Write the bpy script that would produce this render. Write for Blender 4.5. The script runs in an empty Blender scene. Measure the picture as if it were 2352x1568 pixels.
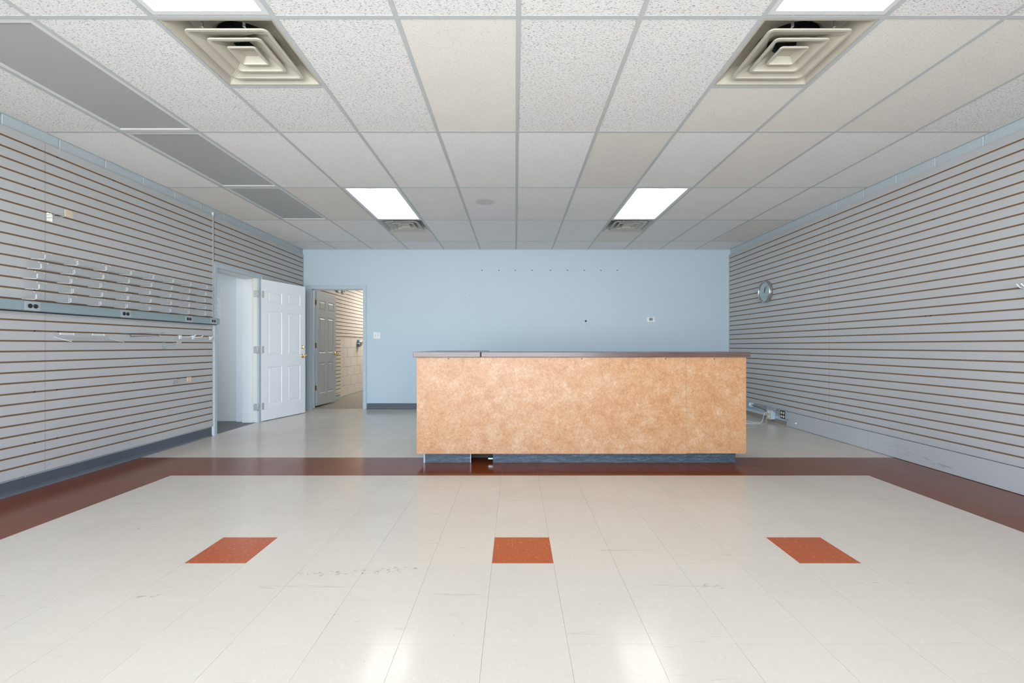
import bpy, bmesh, math, random
from mathutils import Vector, Matrix
random.seed(7)
C = bpy.context.scene.collection
PI = math.pi
# ------------------------------------------------------------------ camera
F = 1045.33; EYE = 1.087; VX = 1183.0; VY = 794.0
cam_d = bpy.data.cameras.new('camera'); cam = bpy.data.objects.new('camera', cam_d); C.objects.link(cam)
cam.location = (0, 0, EYE); cam.rotation_euler = (PI/2, 0, 0)
cam_d.sensor_width = 36; cam_d.lens = 16; cam_d.clip_start = 0.05
cam_d.shift_x = -(VX-1176)/2352; cam_d.shift_y = (VY-784)/2352
bpy.context.scene.camera = cam
# ------------------------------------------------------------------ world: overcast sky, ground half brightened to throw light up at the ceiling
SKY = 8.6
w = bpy.data.worlds.new('overcast_sky'); bpy.context.scene.world = w; w.use_nodes = True
nt = w.node_tree; nt.nodes.clear()
wo = nt.nodes.new('ShaderNodeOutputWorld'); bg = nt.nodes.new('ShaderNodeBackground')
tc = nt.nodes.new('ShaderNodeTexCoord'); sx = nt.nodes.new('ShaderNodeSeparateXYZ'); cr = nt.nodes.new('ShaderNodeValToRGB')
nt.links.new(tc.outputs['Generated'], sx.inputs[0]); nt.links.new(sx.outputs['Z'], cr.inputs[0])
cr.color_ramp.elements[0].position = 0.0; cr.color_ramp.elements[0].color = (0.98, 1.01, 1.03, 1)
cr.color_ramp.elements[1].position = 0.03; cr.color_ramp.elements[1].color = (0.73, 0.87, 1.07, 1)
nt.links.new(cr.outputs[0], bg.inputs[0]); bg.inputs[1].default_value = SKY
nt.links.new(bg.outputs[0], wo.inputs[0])
# window portals (they only steer the sampling of the sky through the shop windows)
WX0, WX1, WZ0, WZ1, WY = -3.5, 1.9, 0.12, 2.62, -2.4
def area(name, loc, rot, sx_, sy_, energy, col, portal=False):
    l = bpy.data.lights.new(name, 'AREA'); l.shape = 'RECTANGLE'; l.size = sx_; l.size_y = sy_
    l.energy = energy; l.color = col
    o = bpy.data.objects.new(name, l); C.objects.link(o); o.location = loc; o.rotation_euler = rot
    if portal: l.cycles.is_portal = True
    return o
area('window_portal', ((WX0+WX1)/2, WY-0.12, (WZ0+WZ1)/2), (PI/2, 0, 0), WX1-WX0, WZ1-WZ0, 1, (1,1,1), True)
LAMP = 3.6
area('stock_room_lamp', (-2.5, 11.1, 2.70), (0, 0, 0), 0.6, 1.2, 36, (1.0, 0.98, 0.95))
area('side_room_fill', (-4.6, 5.2, 2.60), (0, 0, 0), 0.5, 0.5, 7, (0.86, 0.94, 1.0))  # unseen fill light, added to brighten the side room
vs = bpy.context.scene.view_settings
vs.view_transform = 'Standard'; vs.look = 'None'; vs.gamma = 1; vs.use_curve_mapping = False
vs.exposure = 0.88
sc = bpy.context.scene; sc.cycles.max_bounces = 14; sc.cycles.diffuse_bounces = 9; sc.cycles.transparent_max_bounces = 40
# ------------------------------------------------------------------ materials
def nmat(name):
    m = bpy.data.materials.new(name); m.use_nodes = True
    return m, m.node_tree, m.node_tree.nodes['Principled BSDF']
def N(t, ty, **kw):
    n = t.nodes.new(ty)
    for k, v in kw.items(): setattr(n, k, v)
    return n
def plain(name, col, rough=0.5, metal=0.0, spec=0.5, bump=0.0, bscale=200, coat=0.0):
    m, t, p = nmat(name)
    p.inputs['Base Color'].default_value = (*col, 1); p.inputs['Roughness'].default_value = rough
    p.inputs['Metallic'].default_value = metal; p.inputs['Specular IOR Level'].default_value = spec
    p.inputs['Coat Weight'].default_value = coat
    g = N(t, 'ShaderNodeNewGeometry'); n = N(t, 'ShaderNodeTexNoise'); n.inputs['Scale'].default_value = bscale
    t.links.new(g.outputs['Position'], n.inputs['Vector'])
    if bump:
        b = N(t, 'ShaderNodeBump'); b.inputs['Strength'].default_value = bump; b.inputs['Distance'].default_value = 0.002
        t.links.new(n.outputs['Fac'], b.inputs['Height']); t.links.new(b.outputs[0], p.inputs['Normal'])
    return m
def ramp(t, src, stops):
    r = N(t, 'ShaderNodeValToRGB'); e = r.color_ramp.elements
    e[0].position, e[0].color = stops[0][0], (*stops[0][1], 1); e[1].position, e[1].color = stops[1][0], (*stops[1][1], 1)
    for s in stops[2:]:
        x = e.new(s[0]); x.color = (*s[1], 1)
    t.links.new(src, r.inputs[0]); return r
def noise(t, vec, scale, detail=2.0, rough=0.5, dist=0.0, mapscale=None):
    if mapscale:
        mp = N(t, 'ShaderNodeMapping'); mp.inputs['Scale'].default_value = mapscale
        t.links.new(vec, mp.inputs[0]); vec = mp.outputs[0]
    n = N(t, 'ShaderNodeTexNoise'); n.inputs['Scale'].default_value = scale; n.inputs['Detail'].default_value = detail
    n.inputs['Roughness'].default_value = rough; n.inputs['Distortion'].default_value = dist
    t.links.new(vec, n.inputs['Vector']); return n
def mixc(t, a, b, fac, mode='MIX'):
    m = N(t, 'ShaderNodeMix', data_type='RGBA', blend_type=mode)
    for s, v in ((0, fac), (6, a), (7, b)):
        if isinstance(v, (int, float)): m.inputs[s].default_value = v
        elif isinstance(v, tuple): m.inputs[s].default_value = (*v, 1)
        else: t.links.new(v, m.inputs[s])
    return m.outputs[2]
def ceiling_tile_mat(name, col, hole, amount):
    m, t, p = nmat(name); g = N(t, 'ShaderNodeNewGeometry')
    n1 = noise(t, g.outputs['Position'], 1.0, 3, 0.6, 0.6, (75, 190, 60))
    lo = 0.60 - amount
    r1 = ramp(t, n1.outputs['Fac'], [(lo, (0, 0, 0)), (lo+0.045, (1, 1, 1))])
    n2 = noise(t, g.outputs['Position'], 4.0, 3)
    base = mixc(t, col, tuple(c*0.94 for c in col), n2.outputs['Fac'])
    # large mask so that pits come in loose clusters
    c = mixc(t, base, hole, r1.outputs[0])
    oi = N(t, 'ShaderNodeObjectInfo')
    v = ramp(t, oi.outputs['Random'], [(0, (0.955, 0.955, 0.955)), (1, (1, 1, 1))])
    c = mixc(t, c, v.outputs[0], 1.0, 'MULTIPLY')
    t.links.new(c, p.inputs['Base Color'])
    p.inputs['Roughness'].default_value = 0.95; p.inputs['Specular IOR Level'].default_value = 0.15
    nb = noise(t, g.outputs['Position'], 180, 3)
    h = N(t, 'ShaderNodeMath', operation='MULTIPLY_ADD'); t.links.new(r1.outputs[0], h.inputs[0]); h.inputs[1].default_value = -2.5
    t.links.new(nb.outputs['Fac'], h.inputs[2])
    b = N(t, 'ShaderNodeBump'); b.inputs['Strength'].default_value = 0.45; b.inputs['Distance'].default_value = 0.002
    t.links.new(h.outputs[0], b.inputs['Height']); t.links.new(b.outputs[0], p.inputs['Normal'])
    return m
M = {}
M['tile_fissured'] = ceiling_tile_mat('white_fissured_ceiling_tile', (0.82, 0.81, 0.80), (0.36, 0.36, 0.36), 0.025)
M['tile_fine'] = ceiling_tile_mat('white_fine_ceiling_tile', (0.87, 0.862, 0.86), (0.56, 0.55, 0.54), -0.005)
M['tile_cream'] = ceiling_tile_mat('cream_ceiling_tile', (0.80, 0.772, 0.73), (0.62, 0.60, 0.56), -0.01)
def stained_tile():
    m = ceiling_tile_mat('stained_ceiling_tile', (0.86, 0.86, 0.87), (0.60, 0.59, 0.58), -0.03)
    t = m.node_tree; p = t.nodes['Principled BSDF']; src = p.inputs['Base Color'].links[0].from_socket
    g = N(t, 'ShaderNodeNewGeometry'); d = N(t, 'ShaderNodeVectorMath', operation='DISTANCE')
    t.links.new(g.outputs['Position'], d.inputs[0]); d.inputs[1].default_value = (-0.345, 5.26, 2.75)
    nn = noise(t, g.outputs['Position'], 14, 3)
    a = N(t, 'ShaderNodeMath', operation='MULTIPLY_ADD'); t.links.new(nn.outputs['Fac'], a.inputs[0]); a.inputs[1].default_value = 0.03
    t.links.new(d.outputs['Value'], a.inputs[2])
    r = ramp(t, a.outputs[0], [(0.10, (0.8, 0.79, 0.78)), (0.145, (1, 1, 1))])
    t.links.new(mixc(t, src, r.outputs[0], 1.0, 'MULTIPLY'), p.inputs['Base Color'])
    return m
M['tile_stained'] = stained_tile()
M['grid'] = plain('pale_grey_painted_steel', (0.50, 0.52, 0.53), 0.5)
M['fixture_frame'] = plain('white_fixture_frame', (0.70, 0.71, 0.71), 0.4)
def slat_mat(name, col, rough):
    m, t, p = nmat(name); g = N(t, 'ShaderNodeNewGeometry')
    n = noise(t, g.outputs['Position'], 1.6, 3)
    c = mixc(t, col, tuple(x*0.93 for x in col), n.outputs['Fac'])
    t.links.new(c, p.inputs['Base Color']); p.inputs['Roughness'].default_value = rough
    p.inputs['Specular IOR Level'].default_value = 0.4
    n2 = noise(t, g.outputs['Position'], 300, 2); b = N(t, 'ShaderNodeBump'); b.inputs['Strength'].default_value = 0.06
    b.inputs['Distance'].default_value = 0.001
    t.links.new(n2.outputs['Fac'], b.inputs['Height']); t.links.new(b.outputs[0], p.inputs['Normal'])
    return m
M['slat'] = slat_mat('grey_slatwall_laminate', (0.47, 0.475, 0.485), 0.42)
M['slat_cream'] = slat_mat('cream_slatwall_laminate', (0.66, 0.60, 0.51), 0.5)
M['mdf'] = plain('raw_brown_fibreboard', (0.40, 0.22, 0.105), 0.9, spec=0.1)
M['mdf_dark'] = plain('dark_fibreboard', (0.24, 0.15, 0.085), 0.95, spec=0.1)
M['block'] = plain('pale_blue_painted_block', (0.46, 0.52, 0.555), 0.6, bump=0.9, bscale=110)
M['mortar'] = plain('pale_blue_painted_mortar', (0.52, 0.58, 0.61), 0.7, bump=0.6, bscale=160)
M['block_cream'] = plain('cream_painted_block', (0.62, 0.56, 0.48), 0.6, bump=0.8, bscale=110)
M['blue_wall'] = plain('pale_blue_wall_paint', (0.49, 0.59, 0.66), 0.5, spec=0.35, bump=0.10, bscale=90)
M['blue_trim'] = plain('pale_blue_gloss_trim_paint', (0.47, 0.545, 0.60), 0.35, spec=0.5)
M['white_paint'] = plain('white_wall_paint', (0.78, 0.80, 0.81), 0.55, bump=0.08, bscale=120)
M['white_door'] = plain('white_door_paint', (0.88, 0.90, 0.94), 0.38)
M['grey_door'] = plain('grey_white_door_paint', (0.42, 0.44, 0.45), 0.4)
M['blue_edge'] = plain('pale_blue_door_edge_paint', (0.45, 0.56, 0.64), 0.4)
M['cream_jamb'] = plain('cream_white_jamb_paint', (0.74, 0.73, 0.69), 0.4)
def scuffed_kick():
    m = M['kick']; t = m.node_tree; p = t.nodes['Principled BSDF']; src = p.inputs['Base Color'].links[0].from_socket
    g = N(t, 'ShaderNodeNewGeometry'); P = g.outputs['Position']
    c = stain(t, P, src, [((XRK, 4.42, 0.115), (1, 0.16, 0.022)), ((XRK, 4.22, 0.07), (1, 0.22, 0.03)), ((XRK, 3.95, 0.05), (1, 0.15, 0.02))], (0.26, 0.27, 0.29), (1, 9, 130), 0.55)
    t.links.new(c, p.inputs['Base Color'])
M['base'] = plain('charcoal_rubber_base', (0.085, 0.10, 0.125), 0.45, bump=0.05)
M['kick'] = slat_mat('grey_kickboard_laminate', (0.47, 0.48, 0.495), 0.4)
XRK = 3.69
M['brass'] = plain('polished_brass', (0.78, 0.60, 0.30), 0.18, 1.0)
M['old_brass'] = plain('dull_brass', (0.50, 0.40, 0.24), 0.35, 1.0)
M['steel'] = plain('satin_steel', (0.55, 0.56, 0.57), 0.3, 1.0)
M['hinge'] = plain('light_nickel_hinge', (0.58, 0.58, 0.58), 0.35, 0.35)
M['zinc'] = plain('zinc_plated_steel', (0.62, 0.64, 0.58), 0.25, 0.8)
M['dark_wire'] = plain('dark_chromed_wire', (0.22, 0.23, 0.26), 0.3, 0.7)
M['raceway'] = plain('teal_grey_painted_steel_channel', (0.26, 0.335, 0.36), 0.38, bump=0.02)
M['raceway_plate'] = plain('grey_outlet_plate', (0.37, 0.43, 0.46), 0.4)
M['black'] = plain('black_plastic', (0.012, 0.013, 0.016), 0.35)
M['hole'] = plain('unlit_black_cavity', (0.01, 0.01, 0.01), 0.9)
M['white_plastic'] = plain('white_plastic', (0.78, 0.79, 0.82), 0.35)
M['ivory'] = plain('ivory_plastic', (0.66, 0.60, 0.45), 0.4)
M['grey_metal'] = plain('galvanised_grey_metal', (0.33, 0.37, 0.39), 0.45, 0.4)
M['light_blue_box'] = plain('pale_blue_painted_box', (0.50, 0.61, 0.68), 0.4)
M['lcd'] = plain('grey_green_display', (0.18, 0.23, 0.20), 0.2)
M['duct_dark'] = plain('dark_duct_metal', (0.14, 0.15, 0.165), 0.5, 0.5)
M['duct_blue'] = plain('blue_grey_damper_metal', (0.22, 0.28, 0.33), 0.35, 0.6)
M['tag_cream'] = plain('yellowed_label_holder', (0.60, 0.52, 0.36), 0.5)
M['tag_beige'] = plain('beige_paper_label', (0.68, 0.50, 0.38), 0.6)
M['tag_grey'] = plain('grey_label_holder', (0.45, 0.44, 0.42), 0.5)
def diffuser_mat():
    m, t, p = nmat('yellowed_cream_diffuser_paint'); g = N(t, 'ShaderNodeNewGeometry')
    n = noise(t, g.outputs['Position'], 7, 4)
    c = mixc(t, (0.55, 0.52, 0.45), (0.45, 0.415, 0.34), n.outputs['Fac'])
    t.links.new(c, p.inputs['Base Color']); p.inputs['Roughness'].default_value = 0.45
    return m
M['diffuser'] = diffuser_mat()
M['diffuser_grey'] = plain('grey_white_diffuser_paint', (0.46, 0.46, 0.43), 0.5)
def lens_off():
    m, t, p = nmat('unlit_prismatic_lens'); g = N(t, 'ShaderNodeNewGeometry')
    p.inputs['Base Color'].default_value = (0.40, 0.415, 0.415, 1); p.inputs['Roughness'].default_value = 0.35
    mp = N(t, 'ShaderNodeMapping'); mp.inputs['Scale'].default_value = (140, 140, 1); mp.inputs['Rotation'].default_value = (0, 0, PI/4)
    t.links.new(g.outputs['Position'], mp.inputs[0])
    wv = N(t, 'ShaderNodeTexChecker'); wv.inputs['Scale'].default_value = 1; t.links.new(mp.outputs[0], wv.inputs['Vector'])
    b = N(t, 'ShaderNodeBump'); b.inputs['Strength'].default_value = 0.12; b.inputs['Distance'].default_value = 0.001
    t.links.new(wv.outputs['Fac'], b.inputs['Height']); t.links.new(b.outputs[0], p.inputs['Normal'])
    return m
M['lens_off'] = lens_off()
def lens_on():
    m = bpy.data.materials.new('lit_prismatic_lens'); m.use_nodes = True; t = m.node_tree; t.nodes.clear()
    o = N(t, 'ShaderNodeOutputMaterial'); e = N(t, 'ShaderNodeEmission'); e.inputs[0].default_value = (1.0, 0.985, 0.95, 1)
    tc = N(t, 'ShaderNodeTexCoord'); s = N(t, 'ShaderNodeSeparateXYZ'); t.links.new(tc.outputs['Object'], s.inputs[0])
    a = N(t, 'ShaderNodeMath', operation='ABSOLUTE'); t.links.new(s.outputs['X'], a.inputs[0])
    d = N(t, 'ShaderNodeMath', operation='SUBTRACT'); t.links.new(a.outputs[0], d.inputs[0]); d.inputs[1].default_value = 0.135
    q = N(t, 'ShaderNodeMath', operation='ABSOLUTE'); t.links.new(d.outputs[0], q.inputs[0])
    mr = N(t, 'ShaderNodeMapRange', interpolation_type='SMOOTHSTEP'); t.links.new(q.outputs[0], mr.inputs[0])
    mr.inputs[1].default_value = 0.0; mr.inputs[2].default_value = 0.115; mr.inputs[3].default_value = LAMP*2.0; mr.inputs[4].default_value = LAMP*0.42
    t.links.new(mr.outputs[0], e.inputs[1]); t.links.new(e.outputs[0], o.inputs[0])
    return m
M['lens_on'] = lens_on()
def blob(t, P, c, rad):
    mp = N(t, 'ShaderNodeMapping'); mp.vector_type = 'POINT'
    s = N(t, 'ShaderNodeVectorMath', operation='SUBTRACT'); t.links.new(P, s.inputs[0]); s.inputs[1].default_value = c
    d = N(t, 'ShaderNodeVectorMath', operation='DIVIDE'); t.links.new(s.outputs[0], d.inputs[0]); d.inputs[1].default_value = rad
    l = N(t, 'ShaderNodeVectorMath', operation='LENGTH'); t.links.new(d.outputs[0], l.inputs[0])
    r_ = N(t, 'ShaderNodeMapRange', interpolation_type='SMOOTHSTEP'); t.links.new(l.outputs['Value'], r_.inputs[0])
    r_.inputs[1].default_value = 0.6; r_.inputs[2].default_value = 1.0; r_.inputs[3].default_value = 1.0; r_.inputs[4].default_value = 0.0
    t.nodes.remove(mp); return r_.outputs[0]
def stain(t, P, c, areas, col, scale, lo=0.5):
    for (ctr, rad) in areas:
        n = noise(t, P, 1.0, 3, 0.6, 0.4, scale)
        rp = ramp(t, n.outputs['Fac'], [(lo, (0, 0, 0)), (lo+0.06, (1, 1, 1))])
        f = N(t, 'ShaderNodeMath', operation='MULTIPLY'); t.links.new(rp.outputs[0], f.inputs[0]); t.links.new(blob(t, P, ctr, rad), f.inputs[1])
        c = mixc(t, c, col, f.outputs[0])
    return c
def vct(name, ca, cb, fleck, fl=0.5):
    m, t, p = nmat(name); g = N(t, 'ShaderNodeNewGeometry'); P = g.outputs['Position']
    n1 = noise(t, P, 2.2, 4, 0.6); c = mixc(t, ca, cb, n1.outputs['Fac'])
    n2 = noise(t, P, 1.0, 3, 0.6, 0.8, (90, 45, 1)); r2 = ramp(t, n2.outputs['Fac'], [(0.56, (0, 0, 0)), (0.72, (1, 1, 1))])
    f2 = N(t, 'ShaderNodeMath', operation='MULTIPLY'); t.links.new(r2.outputs[0], f2.inputs[0]); f2.inputs[1].default_value = fl
    c = mixc(t, c, fleck, f2.outputs[0])
    n3 = noise(t, P, 1.0, 2, 0.5, 0.3, (55, 110, 1)); r3 = ramp(t, n3.outputs['Fac'], [(0.72, (1, 1, 1)), (0.78, (0.62, 0.56, 0.50))])
    c = mixc(t, c, r3.outputs[0], 0.6, 'MULTIPLY')
    n5 = noise(t, P, 1.0, 2, 0.5, 1.5, (2.5, 38, 1)); r5 = ramp(t, n5.outputs['Fac'], [(0.70, (1, 1, 1)), (0.74, (0.80, 0.77, 0.72))])
    c = mixc(t, c, r5.outputs[0], 0.5, 'MULTIPLY')
    if name.startswith('beige'):
        c = stain(t, P, c, [((-0.92, 2.175, 0), (0.16, 0.035, 1)), ((-0.70, 2.19, 0), (0.12, 0.03, 1)), ((-0.56, 2.215, 0), (0.14, 0.03, 1)), ((0.90, 2.06, 0), (0.08, 0.03, 1)),
                            ((1.62, 2.09, 0), (0.32, 0.0025, 1)), ((-2.235, 2.71, 0), (0.018, 0.012, 1)), ((-1.62, 1.98, 0), (0.10, 0.02, 1)), ((2.40, 2.07, 0), (0.09, 0.02, 1))],
                  (0.37, 0.33, 0.28), (42, 60, 1), 0.56)
    oi = N(t, 'ShaderNodeObjectInfo'); v = ramp(t, oi.outputs['Random'], [(0, (0.965, 0.96, 0.955)), (1, (1, 1, 1))])
    c = mixc(t, c, v.outputs[0], 1.0, 'MULTIPLY')
    t.links.new(c, p.inputs['Base Color'])
    n4 = noise(t, P, 3.0, 4, 0.65, 0.5); r4 = ramp(t, n4.outputs['Fac'], [(0.3, (0.12, 0.12, 0.12)), (0.75, (0.22, 0.22, 0.22))])
    t.links.new(r4.outputs[0], p.inputs['Roughness'])
    p.inputs['Specular IOR Level'].default_value = 0.24
    nb = noise(t, P, 2.2, 2); b = N(t, 'ShaderNodeBump'); b.inputs['Strength'].default_value = 0.12; b.inputs['Distance'].default_value = 0.006
    t.links.new(nb.outputs['Fac'], b.inputs['Height']); t.links.new(b.outputs[0], p.inputs['Normal'])
    return m
M['vct'] = vct('beige_vinyl_floor_tile', (0.555, 0.51, 0.452), (0.515, 0.468, 0.41), (0.60, 0.568, 0.518), 0.5)
M['vct_brown'] = vct('brown_vinyl_floor_tile', (0.165, 0.040, 0.012), (0.140, 0.033, 0.010), (0.21, 0.065, 0.028), 0.4)
M['vct_orange'] = vct('rust_orange_vinyl_floor_tile', (0.37, 0.082, 0.027), (0.34, 0.074, 0.024), (0.60, 0.22, 0.10), 0.5)
scuffed_kick()
M['bedding'] = plain('dark_tile_joint', (0.40, 0.36, 0.30), 0.8)
def concrete(name, a, b_, rough):
    m, t, p = nmat(name); g = N(t, 'ShaderNodeNewGeometry')
    n = noise(t, g.outputs['Position'], 3, 5, 0.65); t.links.new(mixc(t, a, b_, n.outputs['Fac']), p.inputs['Base Color'])
    p.inputs['Roughness'].default_value = rough; return m
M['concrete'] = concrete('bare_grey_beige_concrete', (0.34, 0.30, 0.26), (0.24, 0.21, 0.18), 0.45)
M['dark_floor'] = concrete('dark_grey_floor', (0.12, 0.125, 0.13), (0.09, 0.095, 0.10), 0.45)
def counter_lam():
    m, t, p = nmat('mottled_apricot_laminate'); g = N(t, 'ShaderNodeNewGeometry'); P = g.outputs['Position']
    n1 = noise(t, P, 7.5, 7, 0.72, 0.3)
    r1 = ramp(t, n1.outputs['Fac'], [(0.30, (0.455, 0.22, 0.098)), (0.50, (0.515, 0.283, 0.140)), (0.72, (0.57, 0.37, 0.23))])
    n2 = noise(t, P, 28, 5, 0.7, 1.2); r2 = ramp(t, n2.outputs['Fac'], [(0.36, (0.87, 0.79, 0.74)), (0.56, (1.0, 1.0, 1.0)), (0.74, (1.14, 1.16, 1.2))])
    c = mixc(t, r1.outputs[0], r2.outputs[0], 1.0, 'MULTIPLY')
    # hair-fine crazing
    nd = noise(t, P, 30, 3, 0.6); ad = N(t, 'ShaderNodeVectorMath', operation='MULTIPLY_ADD'); t.links.new(nd.outputs['Color'], ad.inputs[0])
    ad.inputs[1].default_value = (0.05, 0.05, 0.05); t.links.new(P, ad.inputs[2])
    vo = N(t, 'ShaderNodeTexVoronoi', feature='DISTANCE_TO_EDGE'); vo.inputs['Scale'].default_value = 34; t.links.new(ad.outputs[0], vo.inputs['Vector'])
    r3 = ramp(t, vo.outputs['Distance'], [(0.0, (0.74, 0.55, 0.46)), (0.07, (1, 1, 1))])
    c = mixc(t, c, r3.outputs[0], 0.6, 'MULTIPLY')
    t.links.new(c, p.inputs['Base Color']); p.inputs['Roughness'].default_value = 0.36; p.inputs['Specular IOR Level'].default_value = 0.40
    return m
M['laminate'] = counter_lam()
def wood_edge():
    m, t, p = nmat('dark_walnut_laminate'); g = N(t, 'ShaderNodeNewGeometry')
    n = noise(t, g.outputs['Position'], 1.0, 5, 0.6, 0.6, (3, 60, 140))
    r = ramp(t, n.outputs['Fac'], [(0.3, (0.08, 0.045, 0.038)), (0.7, (0.15, 0.09, 0.078))])
    t.links.new(r.outputs[0], p.inputs['Base Color']); p.inputs['Roughness'].default_value = 0.25
    return m
M['walnut'] = wood_edge()
def toe_mat():
    m, t, p = nmat('scuffed_blue_black_toe_kick'); g = N(t, 'ShaderNodeNewGeometry')
    n = noise(t, g.outputs['Position'], 1.0, 5, 0.7, 1.0, (12, 12, 70))
    r = ramp(t, n.outputs['Fac'], [(0.45, (0.035, 0.048, 0.065)), (0.62, (0.085, 0.115, 0.145)), (0.80, (0.26, 0.30, 0.33))])
    t.links.new(r.outputs[0], p.inputs['Base Color']); p.inputs['Roughness'].default_value = 0.5
    return m
M['toe'] = toe_mat()
def clear_mat(name, tint, refl, body):
    m = bpy.data.materials.new(name); m.use_nodes = True; t = m.node_tree; t.nodes.clear()
    o = N(t, 'ShaderNodeOutputMaterial'); tr = N(t, 'ShaderNodeBsdfTransparent'); tr.inputs[0].default_value = (*tint, 1)
    gl = N(t, 'ShaderNodeBsdfGlossy'); gl.inputs['Roughness'].default_value = 0.08
    di = N(t, 'ShaderNodeBsdfDiffuse'); di.inputs[0].default_value = (0.8, 0.84, 0.86, 1)
    fr = N(t, 'ShaderNodeFresnel'); gb = N(t, 'ShaderNodeNewGeometry')
    ir = N(t, 'ShaderNodeMapRange'); t.links.new(gb.outputs['Backfacing'], ir.inputs[0]); ir.inputs[3].default_value = 1.45; ir.inputs[4].default_value = 1/1.45
    t.links.new(ir.outputs[0], fr.inputs[0])
    mu = N(t, 'ShaderNodeMath', operation='MULTIPLY'); t.links.new(fr.outputs[0], mu.inputs[0]); mu.inputs[1].default_value = refl
    m1 = N(t, 'ShaderNodeMixShader'); t.links.new(mu.outputs[0], m1.inputs[0]); t.links.new(tr.outputs[0], m1.inputs[1]); t.links.new(gl.outputs[0], m1.inputs[2])
    m2 = N(t, 'ShaderNodeMixShader'); m2.inputs[0].default_value = body; t.links.new(m1.outputs[0], m2.inputs[1]); t.links.new(di.outputs[0], m2.inputs[2])
    t.links.new(m2.outputs[0], o.inputs[0]); return m
M['acrylic'] = clear_mat('clear_acrylic_sheet', (0.994, 0.996, 0.996), 0.5, 0.008)
M['acrylic_edge'] = clear_mat('bright_acrylic_edge', (0.98, 1, 1), 1.0, 0.75)
M['glass'] = clear_mat('window_glass', (0.97, 0.985, 0.98), 1.0, 0.0)
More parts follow.
